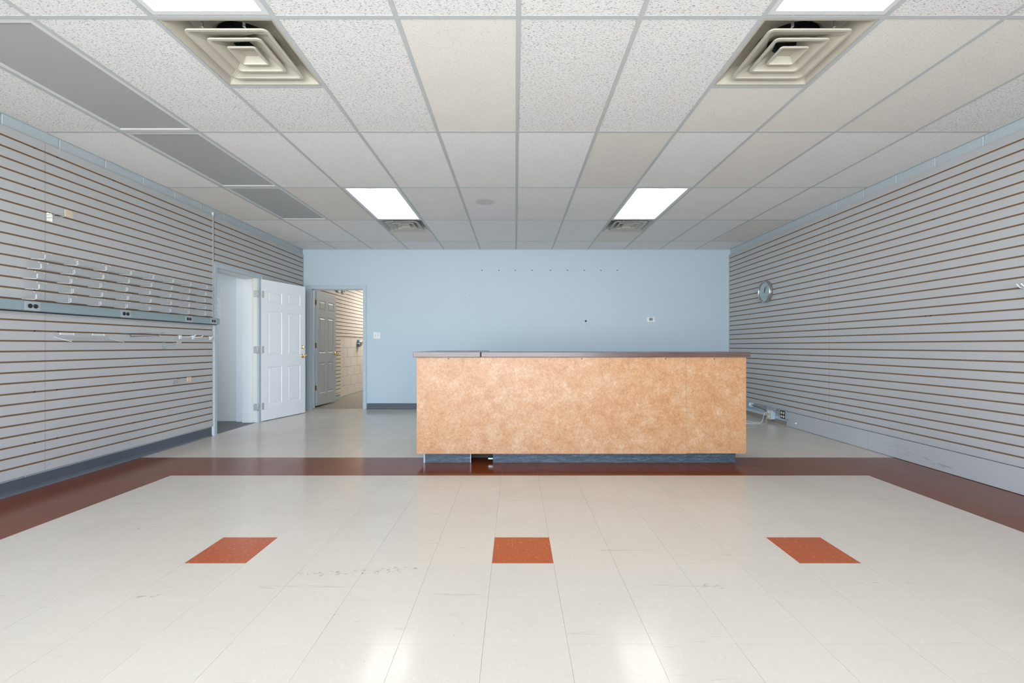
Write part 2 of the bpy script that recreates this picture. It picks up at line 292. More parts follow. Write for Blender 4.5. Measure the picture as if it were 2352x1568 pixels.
# ------------------------------------------------------------------ mesh helpers
ORG = {}
class MB:
    def __init__(s): s.v = []; s.f = []; s.m = []; s.sm = []
    def quad(s, pts, mi=0, smooth=False):
        n = len(s.v); s.v += [tuple(p) for p in pts]; s.f.append(tuple(range(n, n+len(pts)))); s.m.append(mi); s.sm.append(smooth); return s
    def box(s, x0, x1, y0, y1, z0, z1, mi=0, fm=None):
        """fm: dict face -> material index; faces -x +x -y +y -z +z"""
        n = len(s.v); fm = fm or {}
        s.v += [(x0,y0,z0),(x1,y0,z0),(x1,y1,z0),(x0,y1,z0),(x0,y0,z1),(x1,y0,z1),(x1,y1,z1),(x0,y1,z1)]
        for k, q in (('-z',(3,2,1,0)),('+z',(4,5,6,7)),('-y',(0,1,5,4)),('+x',(1,2,6,5)),('+y',(2,3,7,6)),('-x',(3,0,4,7))):
            s.f.append(tuple(n+i for i in q)); s.m.append(fm.get(k, mi)); s.sm.append(False)
        return s
    def bbox(s, x0, x1, y0, y1, z0, z1, b, mi=0):
        """box with bevelled edges"""
        bm = bmesh.new(); bmesh.ops.create_cube(bm, size=1)
        for v in bm.verts: v.co = Vector(((x0+x1)/2+v.co.x*(x1-x0), (y0+y1)/2+v.co.y*(y1-y0), (z0+z1)/2+v.co.z*(z1-z0)))
        bmesh.ops.bevel(bm, geom=bm.edges[:], offset=b, segments=2, profile=0.6, affect='EDGES')
        n = len(s.v); bm.verts.index_update(); s.v += [tuple(v.co) for v in bm.verts]
        for f in bm.faces: s.f.append(tuple(n+v.index for v in f.verts)); s.m.append(mi); s.sm.append(False)
        bm.free(); return s
    def tube(s, pts, r, seg=8, mi=0, cap=True):
        pts = [Vector(p) for p in pts]; rings = []
        up = Vector((0.13, 0.21, 0.97)).normalized()
        for i, p in enumerate(pts):
            d = (pts[min(i+1, len(pts)-1)] - pts[max(i-1, 0)]).normalized()
            a = d.cross(up)
            if a.length < 0.05: a = d.cross(Vector((1, 0, 0)))
            a.normalize(); b = d.cross(a).normalized(); n = len(s.v)
            rr = r[i] if isinstance(r, (list, tuple)) else r
            for k in range(seg):
                t = 2*PI*k/seg; s.v.append(tuple(p + a*math.cos(t)*rr + b*math.sin(t)*rr))
            rings.append(n)
        for a, b in zip(rings, rings[1:]):
            for k in range(seg):
                k2 = (k+1) % seg; s.f.append((a+k, a+k2, b+k2, b+k)); s.m.append(mi); s.sm.append(True)
        if cap:
            s.f.append(tuple(rings[0]+k for k in range(seg))[::-1]); s.m.append(mi); s.sm.append(False)
            s.f.append(tuple(rings[-1]+k for k in range(seg))); s.m.append(mi); s.sm.append(False)
        return s
    def lathe(s, c, axis, prof, seg=24, mi=0, smooth=True):
        """prof: list of (radius, height along axis)"""
        ax = Vector(axis).normalized(); a = ax.cross(Vector((0, 0, 1)))
        if a.length < 0.1: a = Vector((1, 0, 0))
        a.normalize(); b = ax.cross(a).normalized(); c = Vector(c); R = []
        for r, h in prof:
            n = len(s.v); R.append(n)
            for k in range(seg):
                t = 2*PI*k/seg; s.v.append(tuple(c + ax*h + a*math.cos(t)*max(r, 1e-5) + b*math.sin(t)*max(r, 1e-5)))
        for p, q in zip(R, R[1:]):
            for k in range(seg):
                k2 = (k+1) % seg; s.f.append((p+k, p+k2, q+k2, q+k)); s.m.append(mi); s.sm.append(smooth)
        return s
    def loft(s, rings, mi=0, closed=False, cap0=False, cap1=False, smooth=False):
        idx = []
        for r in rings:
            n = len(s.v); s.v += [tuple(p) for p in r]; idx.append((n, len(r)))
        pr = list(zip(idx, idx[1:])) + ([(idx[-1], idx[0])] if closed else [])
        for (p, L), (q, _) in pr:
            for k in range(L):
                k2 = (k+1) % L; s.f.append((p+k, p+k2, q+k2, q+k)); s.m.append(mi); s.sm.append(smooth)
        if cap0: s.f.append(tuple(idx[0][0]+k for k in range(idx[0][1]))[::-1]); s.m.append(mi); s.sm.append(False)
        if cap1: s.f.append(tuple(idx[-1][0]+k for k in range(idx[-1][1]))); s.m.append(mi); s.sm.append(False)
        return s
    def xform(s, mat):
        s.v = [tuple(mat @ Vector(p)) for p in s.v]; return s
    def mesh(s, name, mats, origin=(0, 0, 0), fixn=True):
        me = bpy.data.meshes.new(name); o = origin
        me.from_pydata([(a-o[0], b-o[1], c-o[2]) for a, b, c in s.v], [], s.f)
        for m in (mats if isinstance(mats, (list, tuple)) else [mats]): me.materials.append(m)
        for p, mi, sm in zip(me.polygons, s.m, s.sm): p.material_index = mi; p.use_smooth = sm
        if fixn:
            bm = bmesh.new(); bm.from_mesh(me); bmesh.ops.recalc_face_normals(bm, faces=bm.faces[:]); bm.to_mesh(me); bm.free()
        me.update(); return me
    def build(s, name, mats, parent=None, origin=None):
        if origin is None:
            xs = [p[0] for p in s.v]; ys = [p[1] for p in s.v]; zs = [p[2] for p in s.v]
            origin = ((min(xs)+max(xs))/2, (min(ys)+max(ys))/2, min(zs))
        return link(s.mesh(name, mats, origin), name, origin, parent)
def link(me, name, loc, parent=None):
    o = bpy.data.objects.new(name, me); C.objects.link(o); ORG[o.name] = Vector(loc)
    if parent: o.parent = parent; o.location = Vector(loc) - ORG[parent.name]
    else: o.location = loc
    return o
def empty(name, loc): return link(None, name, loc)
def tag(o, label, cat, group=None):
    o['label'] = label; o['category'] = cat
    if group: o['group'] = group
    return o
def struct(o): o['kind'] = 'structure'; return o
def copy_thing(root, loc):
    r = root.copy(); C.objects.link(r); r.location = loc; ORG[r.name] = Vector(loc)
    for ch in root.children:
        c = ch.copy(); C.objects.link(c); c.parent = r; ORG[c.name] = ORG[r.name] + ch.location
        for g in ch.children:
            d = g.copy(); C.objects.link(d); d.parent = c; ORG[d.name] = ORG[c.name] + g.location
    return r
H = 2.747
# ------------------------------------------------------------------ FLOOR
TW = 0.308; FX0 = -0.1155; FY0 = 2.277
YB = 7.848; XL = -3.663; XR = 3.705; YF = -2.4
floor = struct(MB().box(XL-0.02, XR+0.02, YF, YB, -0.12, -0.003).build('floor', M['bedding'], origin=(0, 0, 0)))
def vkind(cx, cy):
    if 3.817 < cy < 4.433: return 'vct_brown'
    if cy < 3.817 and (cx < -2.8875 or cx > 2.9645): return 'vct_brown'
    if 2.277 < cy < 2.585 and (abs(cx+0.1155-0.154) < 0.1 or abs(cx+1.5015) < 0.1 or abs(cx-1.5785) < 0.1): return 'vct_orange'
    return 'vct'
cells = []
for i in range(-14, 15):
    for j in range(-16, 20):
        x0, x1 = FX0+i*TW, FX0+(i+1)*TW; y0, y1 = FY0+j*TW, FY0+(j+1)*TW
        x0c, x1c, y0c, y1c = max(x0, XL), min(x1, XR), max(y0, YF), min(y1, YB)
        if x1c-x0c < 0.01 or y1c-y0c < 0.01: continue
        cx, cy = (x0+x1)/2, (y0+y1)/2
        px = VX + F*cx/cy if cy > 0.1 else -9999
        vis = y1 > 1.40 and -150 < px < 2500
        behind = 4.3 < cy and -0.84 < cx < 2.05 and cy < 7.9
        cells.append((0 if (vis and not behind) else 1, y0, x0c, x1c, y0c, y1c, vkind(cx, cy)))
cells.sort(key=lambda c: (c[0], c[1]))
FEW = 0.0004; shared = {}
rest = {}
for n, (iv, _, x0, x1, y0, y1, k) in enumerate(cells):
    if iv == 0 and n < 300:
        key = (round(x1-x0, 3), round(y1-y0, 3), k)
        if key not in shared:
            w2, h2 = (x1-x0)/2-FEW, (y1-y0)/2-FEW
            shared[key] = MB().box(-w2, w2, -h2, h2, -0.003, 0).mesh('floor_tile', M[k])
        link(shared[key], 'floor_tile', ((x0+x1)/2, (y0+y1)/2, random.uniform(-0.00015, 0.00015)), floor)
    else:
        rest.setdefault(k, MB()).box(x0+FEW, x1-FEW, y0+FEW, y1-FEW, -0.003, 0)
mm = MB(); mats = []
for k, b in rest.items():
    off = len(mm.v); mi = len(mats); mats.append(M[k]); mm.v += b.v
    mm.f += [tuple(i+off for i in f) for f in b.f]; mm.m += [mi]*len(b.f); mm.sm += b.sm
o = mm.build('floor_tile_field', mats, floor, origin=(0, 0, 0)); o['kind'] = 'stuff'
# ------------------------------------------------------------------ CEILING
GX = 0.017; GW = 0.617; GY = 2.30; GD = 1.2335
ceil = struct(MB().box(XL-0.2, XR+0.2, YF, 7.96, H+0.25, H+0.33).build('ceiling', M['duct_dark'], origin=(0, 0, 0)))
rows = [GY + GD*k for k in range(-4, 5)]          # row boundaries (last row is cut by the back wall)
rows = [y for y in rows if y > YF] ; rows = [YF] + rows + [YB]
cols = [XL] + [GX+GW*k for k in range(-5, 6)] + [XR]
kx = lambda x: round((x-GX)/GW)
lit = {(-3, 1.0665), (2, 1.0665), (-3, 4.767), (2, 4.767)}
def near(a, b): return abs(a-b) < 0.02
LIT = [(-3, 1.0665), (2, 1.0665), (-3, 4.767), (2, 4.767), (-3, -1.4), (2, -1.4)]
OFF = [(-5, 2.30), (-5, 3.5335), (-5, 4.767)]
VENT = [(-3, 2.30), (2, 2.30), (-3, 6.0005), (2, 6.0005)]
CREAM = {(-1, 2.30), (1, 3.5335), (3, 3.5335), (3, 2.30), (-4, 4.767), (-6, 4.767), (5, 6.0005), (4, 2.30)}
bar = 0.0125
tiles_mesh = {}
def ctile(x0, x1, y0, y1, mat):
    g = 0.004; key = (round(x1-x0, 3), round(y1-y0, 3), mat)
    if key not in tiles_mesh:
        a, b = (x1-x0)/2-g, (y1-y0)/2-g
        tiles_mesh[key] = MB().box(-a, a, -b, b, 0, 0.016).mesh('ceiling_tile', M[mat])
    link(tiles_mesh[key], 'ceiling_tile', ((x0+x1)/2, (y0+y1)/2, H+0.001+random.uniform(0, 0.0006)), ceil)
for j in range(len(rows)-1):
    y0, y1 = rows[j], rows[j+1]
    for i in range(len(cols)-1):
        x0, x1 = cols[i], cols[i+1]
        k = -6 if i == 0 else kx(x0)
        hit = lambda L: any(a == k and near(b, y0) for a, b in L)
        if hit(LIT) or hit(OFF): continue
        mat = 'tile_fissured' if y0 < 3.4 else 'tile_fine'
        if hit(CREAM): mat = 'tile_cream'
        if k == -1 and near(y0, 4.767): mat = 'tile_stained'
        ys = y0
        if hit(VENT):
            ys = y0 + GW; mat = 'tile_fissured' if (k < 0 and y0 < 3) else 'tile_cream'
            link(MB().box(-GW/2+bar, GW/2-bar, -0.011, 0.011, 0.0002, 0.0015).mesh('cross_tee', M['grid']), 'cross_tee', (x0+GW/2, ys, H-0.001), ceil)
        ctile(x0, x1, ys, y1, mat)
# grid bars
run = MB().box(-bar, bar, -(YB-YF)/2, (YB-YF)/2, 0, 0.0015).box(-0.002, 0.002, -(YB-YF)/2, (YB-YF)/2, 0.0015, 0.035).mesh('main_runner', M['grid'])
for k in range(-5, 6): link(run, 'main_runner', (GX+GW*k, (YB+YF)/2, H-0.001), ceil)
tees = {}
for y in rows[1:-1]:
    for i in range(len(cols)-1):
        x0, x1 = cols[i], cols[i+1]; key = round(x1-x0, 3)
        if key not in tees: tees[key] = MB().box(-(x1-x0)/2+bar, (x1-x0)/2-bar, -0.0115, 0.0115, 0.0002, 0.0015).mesh('cross_tee', M['grid'])
        link(tees[key], 'cross_tee', ((x0+x1)/2, y, H-0.001), ceil)
MB().box(XL, XL+0.022, YF, YB, H-0.002, H+0.002).build('wall_angle', M['grid'], ceil)
MB().box(XR-0.022, XR, YF, YB, H-0.002, H+0.002).build('wall_angle', M['grid'], ceil)
MB().box(XL, XR, YB-0.022, YB, H-0.0025, H+0.0015).build('wall_angle', M['grid'], ceil)
# light fixtures
def fixture(k, y0, on, label):
    x0 = GX+GW*k; cx, cy = x0+GW/2, y0+GD/2; hw, hd = GW/2-0.014, GD/2-0.014
    r = empty('ceiling_light', (cx, cy, H)); tag(r, label, 'ceiling light', 'lit ceiling lights' if on else 'unlit ceiling lights')
    f = MB(); fw = 0.028; z0, z1 = H+0.001, H+0.006
    f.box(cx-hw, cx-hw+fw, cy-hd, cy+hd, z0, z1); f.box(cx+hw-fw, cx+hw, cy-hd, cy+hd, z0, z1)
    f.box(cx-hw+fw, cx+hw-fw, cy-hd, cy-hd+fw, z0, z1); f.box(cx-hw+fw, cx+hw-fw, cy+hd-fw, cy+hd, z0, z1)
    f.build('frame', M['fixture_frame'], r)
    h = MB(); h.box(cx-hw, cx+hw, cy-hd, cy+hd, H+0.10, H+0.104); 
    for a in (-1, 1):
        h.box(cx+a*hw-0.002, cx+a*hw+0.002, cy-hd, cy+hd, H+0.012, H+0.10); h.box(cx-hw, cx+hw, cy+a*hd-0.002, cy+a*hd+0.002, H+0.012, H+0.10)
    h.build('housing', M['fixture_frame'], r)
    MB().box(cx-hw+fw-0.004, cx+hw-fw+0.004, cy-hd+fw-0.004, cy+hd-fw+0.004, H+0.006, H+0.010).build('lens', M['lens_on' if on else 'lens_off'], r)
names = {(-3, 1.0665): 'left lit panel light cut off by the top picture edge',
         (2, 1.0665): 'right lit panel light cut off by the top picture edge',
         (-3, 4.767): 'lit panel light deep in the room, left one of the far pair',
         (2, 4.767): 'lit panel light deep in the room, right one of the far pair'}
for k, y in LIT:
    fixture(k, y, True, names.get((k, y), ('left' if k < 0 else 'right')+' lit fluorescent panel light behind the viewer near the shop windows'))
for (k, y), l in zip(OFF, ('unlit grey ceiling light panel on the left, nearest of the three in a row', 'unlit grey ceiling light panel on the left, middle one of the three in a row', 'unlit grey ceiling light panel on the left, farthest of the three in a row')):
    fixture(k, y, False, l)
# air diffusers
def rsq(cx, cy, h, z, r, n=4):
    pts = []
    for q, (sx_, sy_) in enumerate(((1, 1), (-1, 1), (-1, -1), (1, -1))):
        for i in range(n+1):
            t = PI/2*q + PI/2*i/n
            pts.append((cx+sx_*(h-r)+r*math.cos(t), cy+sy_*(h-r)+r*math.sin(t), z))
    return pts
def diffuser(k, y0, mat, label, group):
    x0 = GX+GW*k; cx, cy = x0+GW/2, y0+GW/2; hw = GW/2-0.013
    r = empty('air_vent', (cx, cy, H)); tag(r, label, 'air vent', group)
    n = 6
    circ = lambda R, z: [(cx+R*math.cos(t), cy+R*math.sin(t), z) for q in range(4) for t in [PI/2*q+PI/2*i/n for i in range(n+1)]]
    MB().loft([rsq(cx, cy, hw, H+0.001, 0.003, n), rsq(cx, cy, hw-0.012, H+0.001, 0.003, n), rsq(cx, cy, hw-0.02, H+0.008, 0.004, n),
               rsq(cx, cy, 0.215, H+0.072, 0.05, n), circ(0.175, H+0.078), circ(0.160, H+0.088), circ(0.158, H+0.115)]).build('outer_pan', M[mat], r)
    MB().loft([circ(0.157, H+0.114), circ(0.157, H+0.22)], cap1=True).build('duct_neck', M['duct_dark'], r)
    db = MB()
    db.xform(Matrix())
    for a in (-0.5, 0.35):
        bl = MB().box(-0.12, 0.12, -0.035, 0.035, 0, 0.002).xform(Matrix.Translation((cx+a*0.1, cy+0.02, H+0.115)) @ Matrix.Rotation(a, 4, 'Z') @ Matrix.Rotation(0.7, 4, 'X'))
        off = len(db.v); db.v += bl.v; db.f += [tuple(i+off for i in f) for f in bl.f]; db.m += bl.m; db.sm += bl.sm
    db.build('damper_blade', M['duct_blue'], r)
    for s, top, rr in ((0.222, 0.062, 0.03), (0.150, 0.056, 0.025), (0.080, 0.0, 0.015)):
        if top:
            ins = 0.072
            MB().loft([rsq(cx, cy, s, H+0.004, rr), rsq(cx, cy, s, H-0.004, rr), rsq(cx, cy, s-0.014, H-0.004, rr-0.008), circ(s*0.5+0.004, H+top+0.008),
                       circ(s*0.5+0.007, H+top+0.010)], closed=True).build('louver_ring', M[mat], r)
        else:
            MB().loft([rsq(cx, cy, s, H+0.004, rr), rsq(cx, cy, s, H-0.004, rr), rsq(cx, cy, s-0.009, H-0.004, rr-0.005), rsq(cx, cy, s-0.014, H+0.002, rr-0.008),
                       rsq(cx, cy, s-0.042, H+0.024, 0.004)], cap1=True).build('louver_centre', M[mat], r)
    for ax in (-1, 1):
        for ay in (-1, 1):
            b = MB().box(cx+ax*0.11-0.007, cx+ax*0.11+0.007, cy+ay*0.232-0.002, cy+ay*0.232+0.002, H+0.006, H+0.070)
            b.box(cx+ax*0.11-0.005, cx+ax*0.11+0.005, min(cy+ay*0.2, cy+ay*0.232), max(cy+ay*0.2, cy+ay*0.232), H+0.006, H+0.008)
            b.box(cx+ax*0.11-0.003, cx+ax*0.11+0.003, cy+ay*0.2345-0.001, cy+ay*0.2345+0.001, H+0.022, H+0.028)
            b.build('clip', M['steel'], r)
diffuser(-3, 2.30, 'diffuser', 'yellowed square air vent of nested rings, left one of the near pair', 'near ceiling air vents')
diffuser(2, 2.30, 'diffuser', 'yellowed square air vent of nested rings, right one of the near pair', 'near ceiling air vents')
diffuser(-3, 6.0005, 'diffuser_grey', 'small grey looking ceiling air vent behind the far left lit panel light', 'far ceiling air vents')
diffuser(2, 6.0005, 'diffuser_grey', 'small grey looking ceiling air vent behind the far right lit panel light', 'far ceiling air vents')
# ------------------------------------------------------------------ WALLS
DY0, DY1, DZ = 5.560, 6.456, 2.045       # left doorway
XLF = -3.645; XRF = 3.688                # slat faces
wl = MB().box(XL-0.20, XL-0.006, YF, DY0-0.02, 0, H+0.25).box(XL-0.20, XL-0.006, DY0-0.02, DY1+0.02, DZ+0.02, H+0.25)
wl.box(XL-0.20, XL-0.006, DY1+0.02, 12.6, 0, H+0.25)
wall_l = struct(wl.build('wall_left', M['mortar'], origin=(0, 0, 0)))
wall_r = struct(MB().box(XR+0.006, XR+0.2, YF, 7.97, 0, H+0.25).build('wall_right', M['mortar'], origin=(0, 0, 0)))
blk = {}
def block(side, y0, y1, z0, z1, mat='block'):
    g = 0.004; key = (side, round(y1-y0, 3), round(z1-z0, 3), mat)
    if key not in blk:
        a, b, e = (y1-y0)/2-g, (z1-z0)/2-g, 0.003
        s = side  # +1: left wall, faces +x
        m = MB(); rA = [(0, -a, -b), (0, a, -b), (0, a, b), (0, -a, b)]
        rB = [(s*0.003, -a, -b), (s*0.003, a, -b), (s*0.003, a, b), (s*0.003, -a, b)]
        rC = [(s*0.006, -a+e, -b+e), (s*0.006, a-e, -b+e), (s*0.006, a-e, b-e), (s*0.006, -a+e, b-e)]
        m.loft([rA, rB, rC], cap0=True, cap1=True); blk[key] = m.mesh('block', M[mat])
    x = XL-0.006 if side > 0 else XR+0.006
    link(blk[key], 'block', (x, (y0+y1)/2, (z0+z1)/2), wall_l if side > 0 else wall_r)
BP = 0.4113
for k in range(-8, 10):
    y = 3.657+BP*k; y1 = min(y+BP, YB)
    if y > 1.2 and y1-y > 0.05: block(1, y, y1, 2.62, H+0.02)
    y = 3.401+BP*k
    if 1.2 < y < 5.3: block(1, y, min(y+BP, 5.50), 0.0, 0.14)
    y = 3.60+BP*k
    if y > 1.2: block(-1, y, min(y+BP, YB), 2.62, H+0.02)
    y = 6.10+BP*(k-4)
    if 6.05 < y < 7.7: block(-1, y, min(y+BP, YB), 0.102, 0.24)
    if 6.05 < y < 7.7: block(-1, y-0.0, min(y+BP, YB), 0.0, 0.102)
# the slatwall
SP = 0.0771; GAP = 0.0125; ST = 2.6265
slm = {}
def slat(side, y0, y1, zc, h, parent, mat='slat', x=None):
    key = (side, round(y1-y0, 3), round(h, 4), mat)
    if key not in slm:
        L = (y1-y0)/2-0.0012; t = 0.010
        if side > 0: b = MB().box(-t, 0, -L, L, -h/2, h/2, 1, {'+x': 0})
        else: b = MB().box(0, t, -L, L, -h/2, h/2, 1, {'-x': 0})
        slm[key] = b.mesh('slat', [M[mat], M['mdf']])
    link(slm[key], 'slat', ((XLF if side > 0 else XRF) if x is None else x, (y0+y1)/2, zc), parent)
def panel(side, y0, y1, z0, z1, parent, mat='slat', label=None):
    if side > 0: c = MB().box(XL, XLF-0.0101, y0, y1, z0, z1)
    else: c = MB().box(XRF+0.0101, XR, y0, y1, z0, z1)
    p = c.build('slatwall_panel', M['mdf_dark'], parent)
    for i in range(34):
        zc = ST-SP*i; h = SP-GAP; a, b = zc-h/2, zc+h/2
        a2, b2 = max(a, z0), min(b, z1)
        if i == 32: a2 = max(z0, a-0.006)
        if b2-a2 < 0.008: continue
        slat(side, y0, y1, (a2+b2)/2, b2-a2, p, mat)
    return p
panel(1, 1.09, 3.531, 0.120, 2.661, wall_l)
panel(1, 3.531, 5.497, 0.120, 2.661, wall_l)
panel(1, YF, 1.09, 0.120, 2.661, wall_l)
panel(1, 5.512, 7.847, 2.103, 2.661, wall_l)
panel(1, 6.552, 7.847, 0.120, 2.103, wall_l)
panel(-1, YF, 2.90, 0.201, 2.661, wall_r)
panel(-1, 2.90, 5.343, 0.201, 2.661, wall_r)
panel(-1, 5.343, 7.847, 0.201, 2.661, wall_r)
# stock room part of the left wall: cream slatwall over painted block
panel(1, 8.02, 9.535, 0.083, 2.661, wall_l, 'slat_cream')
panel(1, 9.535, 12.0, 1.296, 2.661, wall_l, 'slat_cream')
for z0 in (0.0142, 0.2198, 0.4254, 0.631, 0.8366, 1.0422, 1.2478):
    off = 0.2 if int(z0*10) % 4 else 0.0
    y = 9.535
    first = True
    while y < 12:
        y2 = min(y + (BP*0.5 if first and off else BP), 12.0); block(1, y, y2, z0, min(z0+0.2056, 1.30), 'block_cream'); y = y2; first = False
# small dark screws in the slat grooves
sc_m = {}
def screw(side, y, z):
    if side not in sc_m: sc_m[side] = MB().lathe((0, 0, 0), (side, 0, 0), [(0.006, 0), (0.006, 0.003), (0.003, 0.004), (0, 0.004)], 8).mesh('screw', M['black'])
    link(sc_m[side], 'screw', ((XLF-0.0101) if side > 0 else (XRF+0.0101), y, z), wall_l if side > 0 else wall_r)
G = lambda k: 2.588-SP*k
for y, k in ((3.46, 0), (3.63, 0), (4.14, 0), (3.46, 4), (3.62, 6), (3.46, 14), (3.46, 18), (3.64, 18), (3.46, 24), (3.63, 24), (4.36, 24), (3.46, 29), (3.63, 29), (4.36, 29), (5.40, 22)): screw(1, y, G(k))
for y, k in ((5.28, 4), (5.22, 6), (5.27, 8), (4.08, 0), (4.02, 5), (5.25, 10), (5.22, 12), (4.10, 16), (4.05, 16), (5.25, 17), (5.2, 22), (4.15, 26), (3.55, 30)): screw(-1, y, G(k))
# kickboard boards on the right wall
for y0, y1 in ((YF, 2.4), (2.4, 4.757), (4.757, 6.185)):
    MB().box(XRF+0.001, XR, y0+0.001, y1-0.001, 0.004, 0.196).build('kickboard', M['kick'], wall_r)
# end trim of the left slatwall and bases
tr = MB().box(XL-0.001, XLF+0.004, 5.497, 5.503, 0.0, 2.70).box(XLF+0.001, XLF+0.004, 5.490, 5.503, 1.428, 2.661).build('trim_1', M['fixture_frame']); struct(tr)
b = MB()
prof = [(0, 0.105), (0.004, 0.105), (0.0045, 0.03), (0.008, 0.012), (0.020, 0.0), (0, 0.0)]
b.loft([[(XL+px, y, pz) for px, pz in prof] for y in (YF, 5.485)], cap0=True, cap1=True)
struct(b.build('baseboard_left', M['base']))
b = MB(); prof2 = [(0, 0.098), (-0.004, 0.098), (-0.0045, 0.03), (-0.008, 0.012), (-0.020, 0.0), (0, 0.0)]
b.loft([[(x, YB+py, pz) for py, pz in prof2] for x in (-2.553, XRF)], cap0=True, cap1=True)
struct(b.build('baseboard_back', M['base']))
b = MB().box(XR-0.012, XR, 6.19, 7.84, 0.060, 0.100).build('trim_2', M['light_blue_box']); struct(b)
b = MB().box(XR-0.006, XR, 6.19, 7.84, 0.0, 0.058).build('baseboard_right', M['concrete']); struct(b)
# back wall with doorway
BX0, BX1, BZ = -3.505, -2.618, 2.063
wb = MB().box(XL, BX0-0.02, YB, YB+0.12, 0, H+0.25).box(BX0-0.02, BX1+0.02, YB, YB+0.12, BZ+0.02, H+0.25).box(BX1+0.02, XR+0.006, YB, YB+0.12, 0, H+0.25)
wall_b = struct(wb.build('wall_back', M['blue_wall'], origin=(0, 0, 0)))
# nail holes
nh = MB().lathe((0, 0, 0), (0, -1, 0), [(0.009, 0), (0.009, 0.0015), (0.004, 0.003), (0, 0.003)], 10).mesh('wall_anchor', M['black'])
for x in (1107, 1146, 1183.5, 1222, 1264.5, 1303, 1341.5, 1380, 1418):
    link(nh, 'wall_anchor', ((x-VX)/133.2, YB, EYE+(VY-620.6)/133.2), wall_b)
for x, y in ((1228, 681), (1303, 680.5), (1079, 677)): 
    o = link(nh, 'wall_anchor', ((x-VX)/133.2, YB, EYE+(VY-y)/133.2), wall_b); o.scale = (0.5, 0.5, 0.5)
MB().lathe(((1345.5-VX)/133.2, YB, EYE+(VY-737)/133.2), (0, -1, 0), [(0.018, 0), (0.017, 0.002), (0.006, 0.002), (0, 0.001)], 14).build('cable_hole', M['black'], wall_b)
# casings
def casing_back():
    m = MB(); y0, y1 = YB-0.016, YB
    def strip(x0, x1, z0, z1): m.box(x0, x1, y0, y1, z0, z1)
    strip(-3.589, BX0, 0, 2.13); strip(BX1, -2.56, 0, 2.13); strip(BX0, BX1, BZ, 2.13)
    m.box(-3.589, -3.575, y0-0.007, y0, 0, 2.13); m.box(-2.572, -2.56, y0-0.007, y0, 0, 2.13); m.box(-3.575, -2.572, y0-0.007, y0, 2.117, 2.13)
    # jambs and stops
    m.box(BX0-0.02, BX0, YB, YB+0.13, 0, BZ+0.02); m.box(BX1, BX1+0.02, YB, YB+0.13, 0, BZ+0.02); m.box(BX0, BX1, YB, YB+0.13, BZ, BZ+0.02)
    m.box(BX0, BX0+0.012, YB+0.04, YB+0.07, 0, BZ); m.box(BX1-0.012, BX1, YB+0.04, YB+0.07, 0, BZ); m.box(BX0, BX1, YB+0.04, YB+0.07, BZ-0.012, BZ)
    return m
struct(casing_back().build('trim_3', M['blue_trim']))
m = MB()
x0, x1 = XL, XLF+0.006
m.box(x0, x1, 5.506, DY0, 0, 2.10, 0); m.box(x0, x1, DY1+0.012, 6.55, 0, 2.10, 0); m.box(x0, x1, DY0, DY1+0.012, DZ, 2.10, 0)
m.box(x1, x1+0.006, 5.506, 5.52, 0, 2.10); m.box(x1, x1+0.006, 6.538, 6.55, 0, 2.10); m.box(x1, x1+0.006, 5.52, 6.538, 2.087, 2.10)
m.box(XL-0.20, XL+0.004, DY0-0.02, DY0, 0, DZ+0.02, 1); m.box(XL-0.20, XL+0.004, DY1, DY1+0.02, 0, DZ+0.02, 1); m.box(XL-0.20, XL+0.004, DY0, DY1, DZ, DZ+0.02, 1)
m.box(XL-0.20, XL-0.06, DY1-0.014, DY1, 0, DZ, 2); m.box(XL-0.20, XL-0.06, DY0, DY0+0.014, 0, DZ, 2); m.box(XL-0.20, XL-0.06, DY0+0.014, DY1-0.014, DZ-0.014, DZ, 2)
struct(m.build('trim_4', [M['blue_trim'], M['cream_jamb'], M['white_paint']]))
# ------------------------------------------------------------------ six panel doors
def six_panel(name, hinge, ang, width, height, z0, mats, side):
    """hinge line at (x, y); leaf runs from there along direction ang (from +Y towards +X). side=+1: the seen face is on the right of the run."""
    T = 0.042
    d = Vector((math.sin(ang), math.cos(ang), 0)); n = Vector((math.cos(ang), -math.sin(ang), 0))
    Mx = Matrix(((d.x, -n.x, 0, hinge[0]), (d.y, -n.y, 0, hinge[1]), (0, 0, 1, z0), (0, 0, 0, 1)))
    def fin(mb, nm, mt, parent):
        mb.xform(Mx); return mb.build(nm, mt, parent)
    st = 0.115*width/0.9; mid = 0.115*width/0.9; pw = (width-2*st-mid)/2
    cols_ = [(st, st+pw), (st+pw+mid, st+2*pw+mid)]
    zs = [(height-0.325, height-0.155), (height-1.09, height-0.45), (height-1.815, height-1.265)]
    leaf = MB()
    fm = {'-x': 1, '+x': 0}
    leaf.box(0, st, 0, T, 0, height, 0, {'-x': 1}); leaf.box(width-st, width, 0, T, 0, height)
    leaf.box(st+pw, st+pw+mid, 0, T, 0, height)
    for c0, c1 in cols_:
        prev = 0
        for a, b in sorted(zs): leaf.box(c0, c1, 0, T, prev, a); prev = b
        leaf.box(c0, c1, 0, T, prev, height)
    root = fin(leaf, name, mats, None); struct(root)
    for c0, c1 in cols_:
        for a, b in zs:
            p = MB()
            R = lambda i, y: [(c0+i, y, a+i), (c1-i, y, a+i), (c1-i, y, b-i), (c0+i, y, b-i)]
            seq = [(0, 0), (0.010, 0.008), (0.020, 0.008), (0.036, 0.002)]
            p.loft([R(i, y) for i, y in seq], cap1=True); p.loft([R(i, T-y) for i, y in seq], cap1=True)
            fin(p, 'door_panel', mats[0], root)
    return root, fin
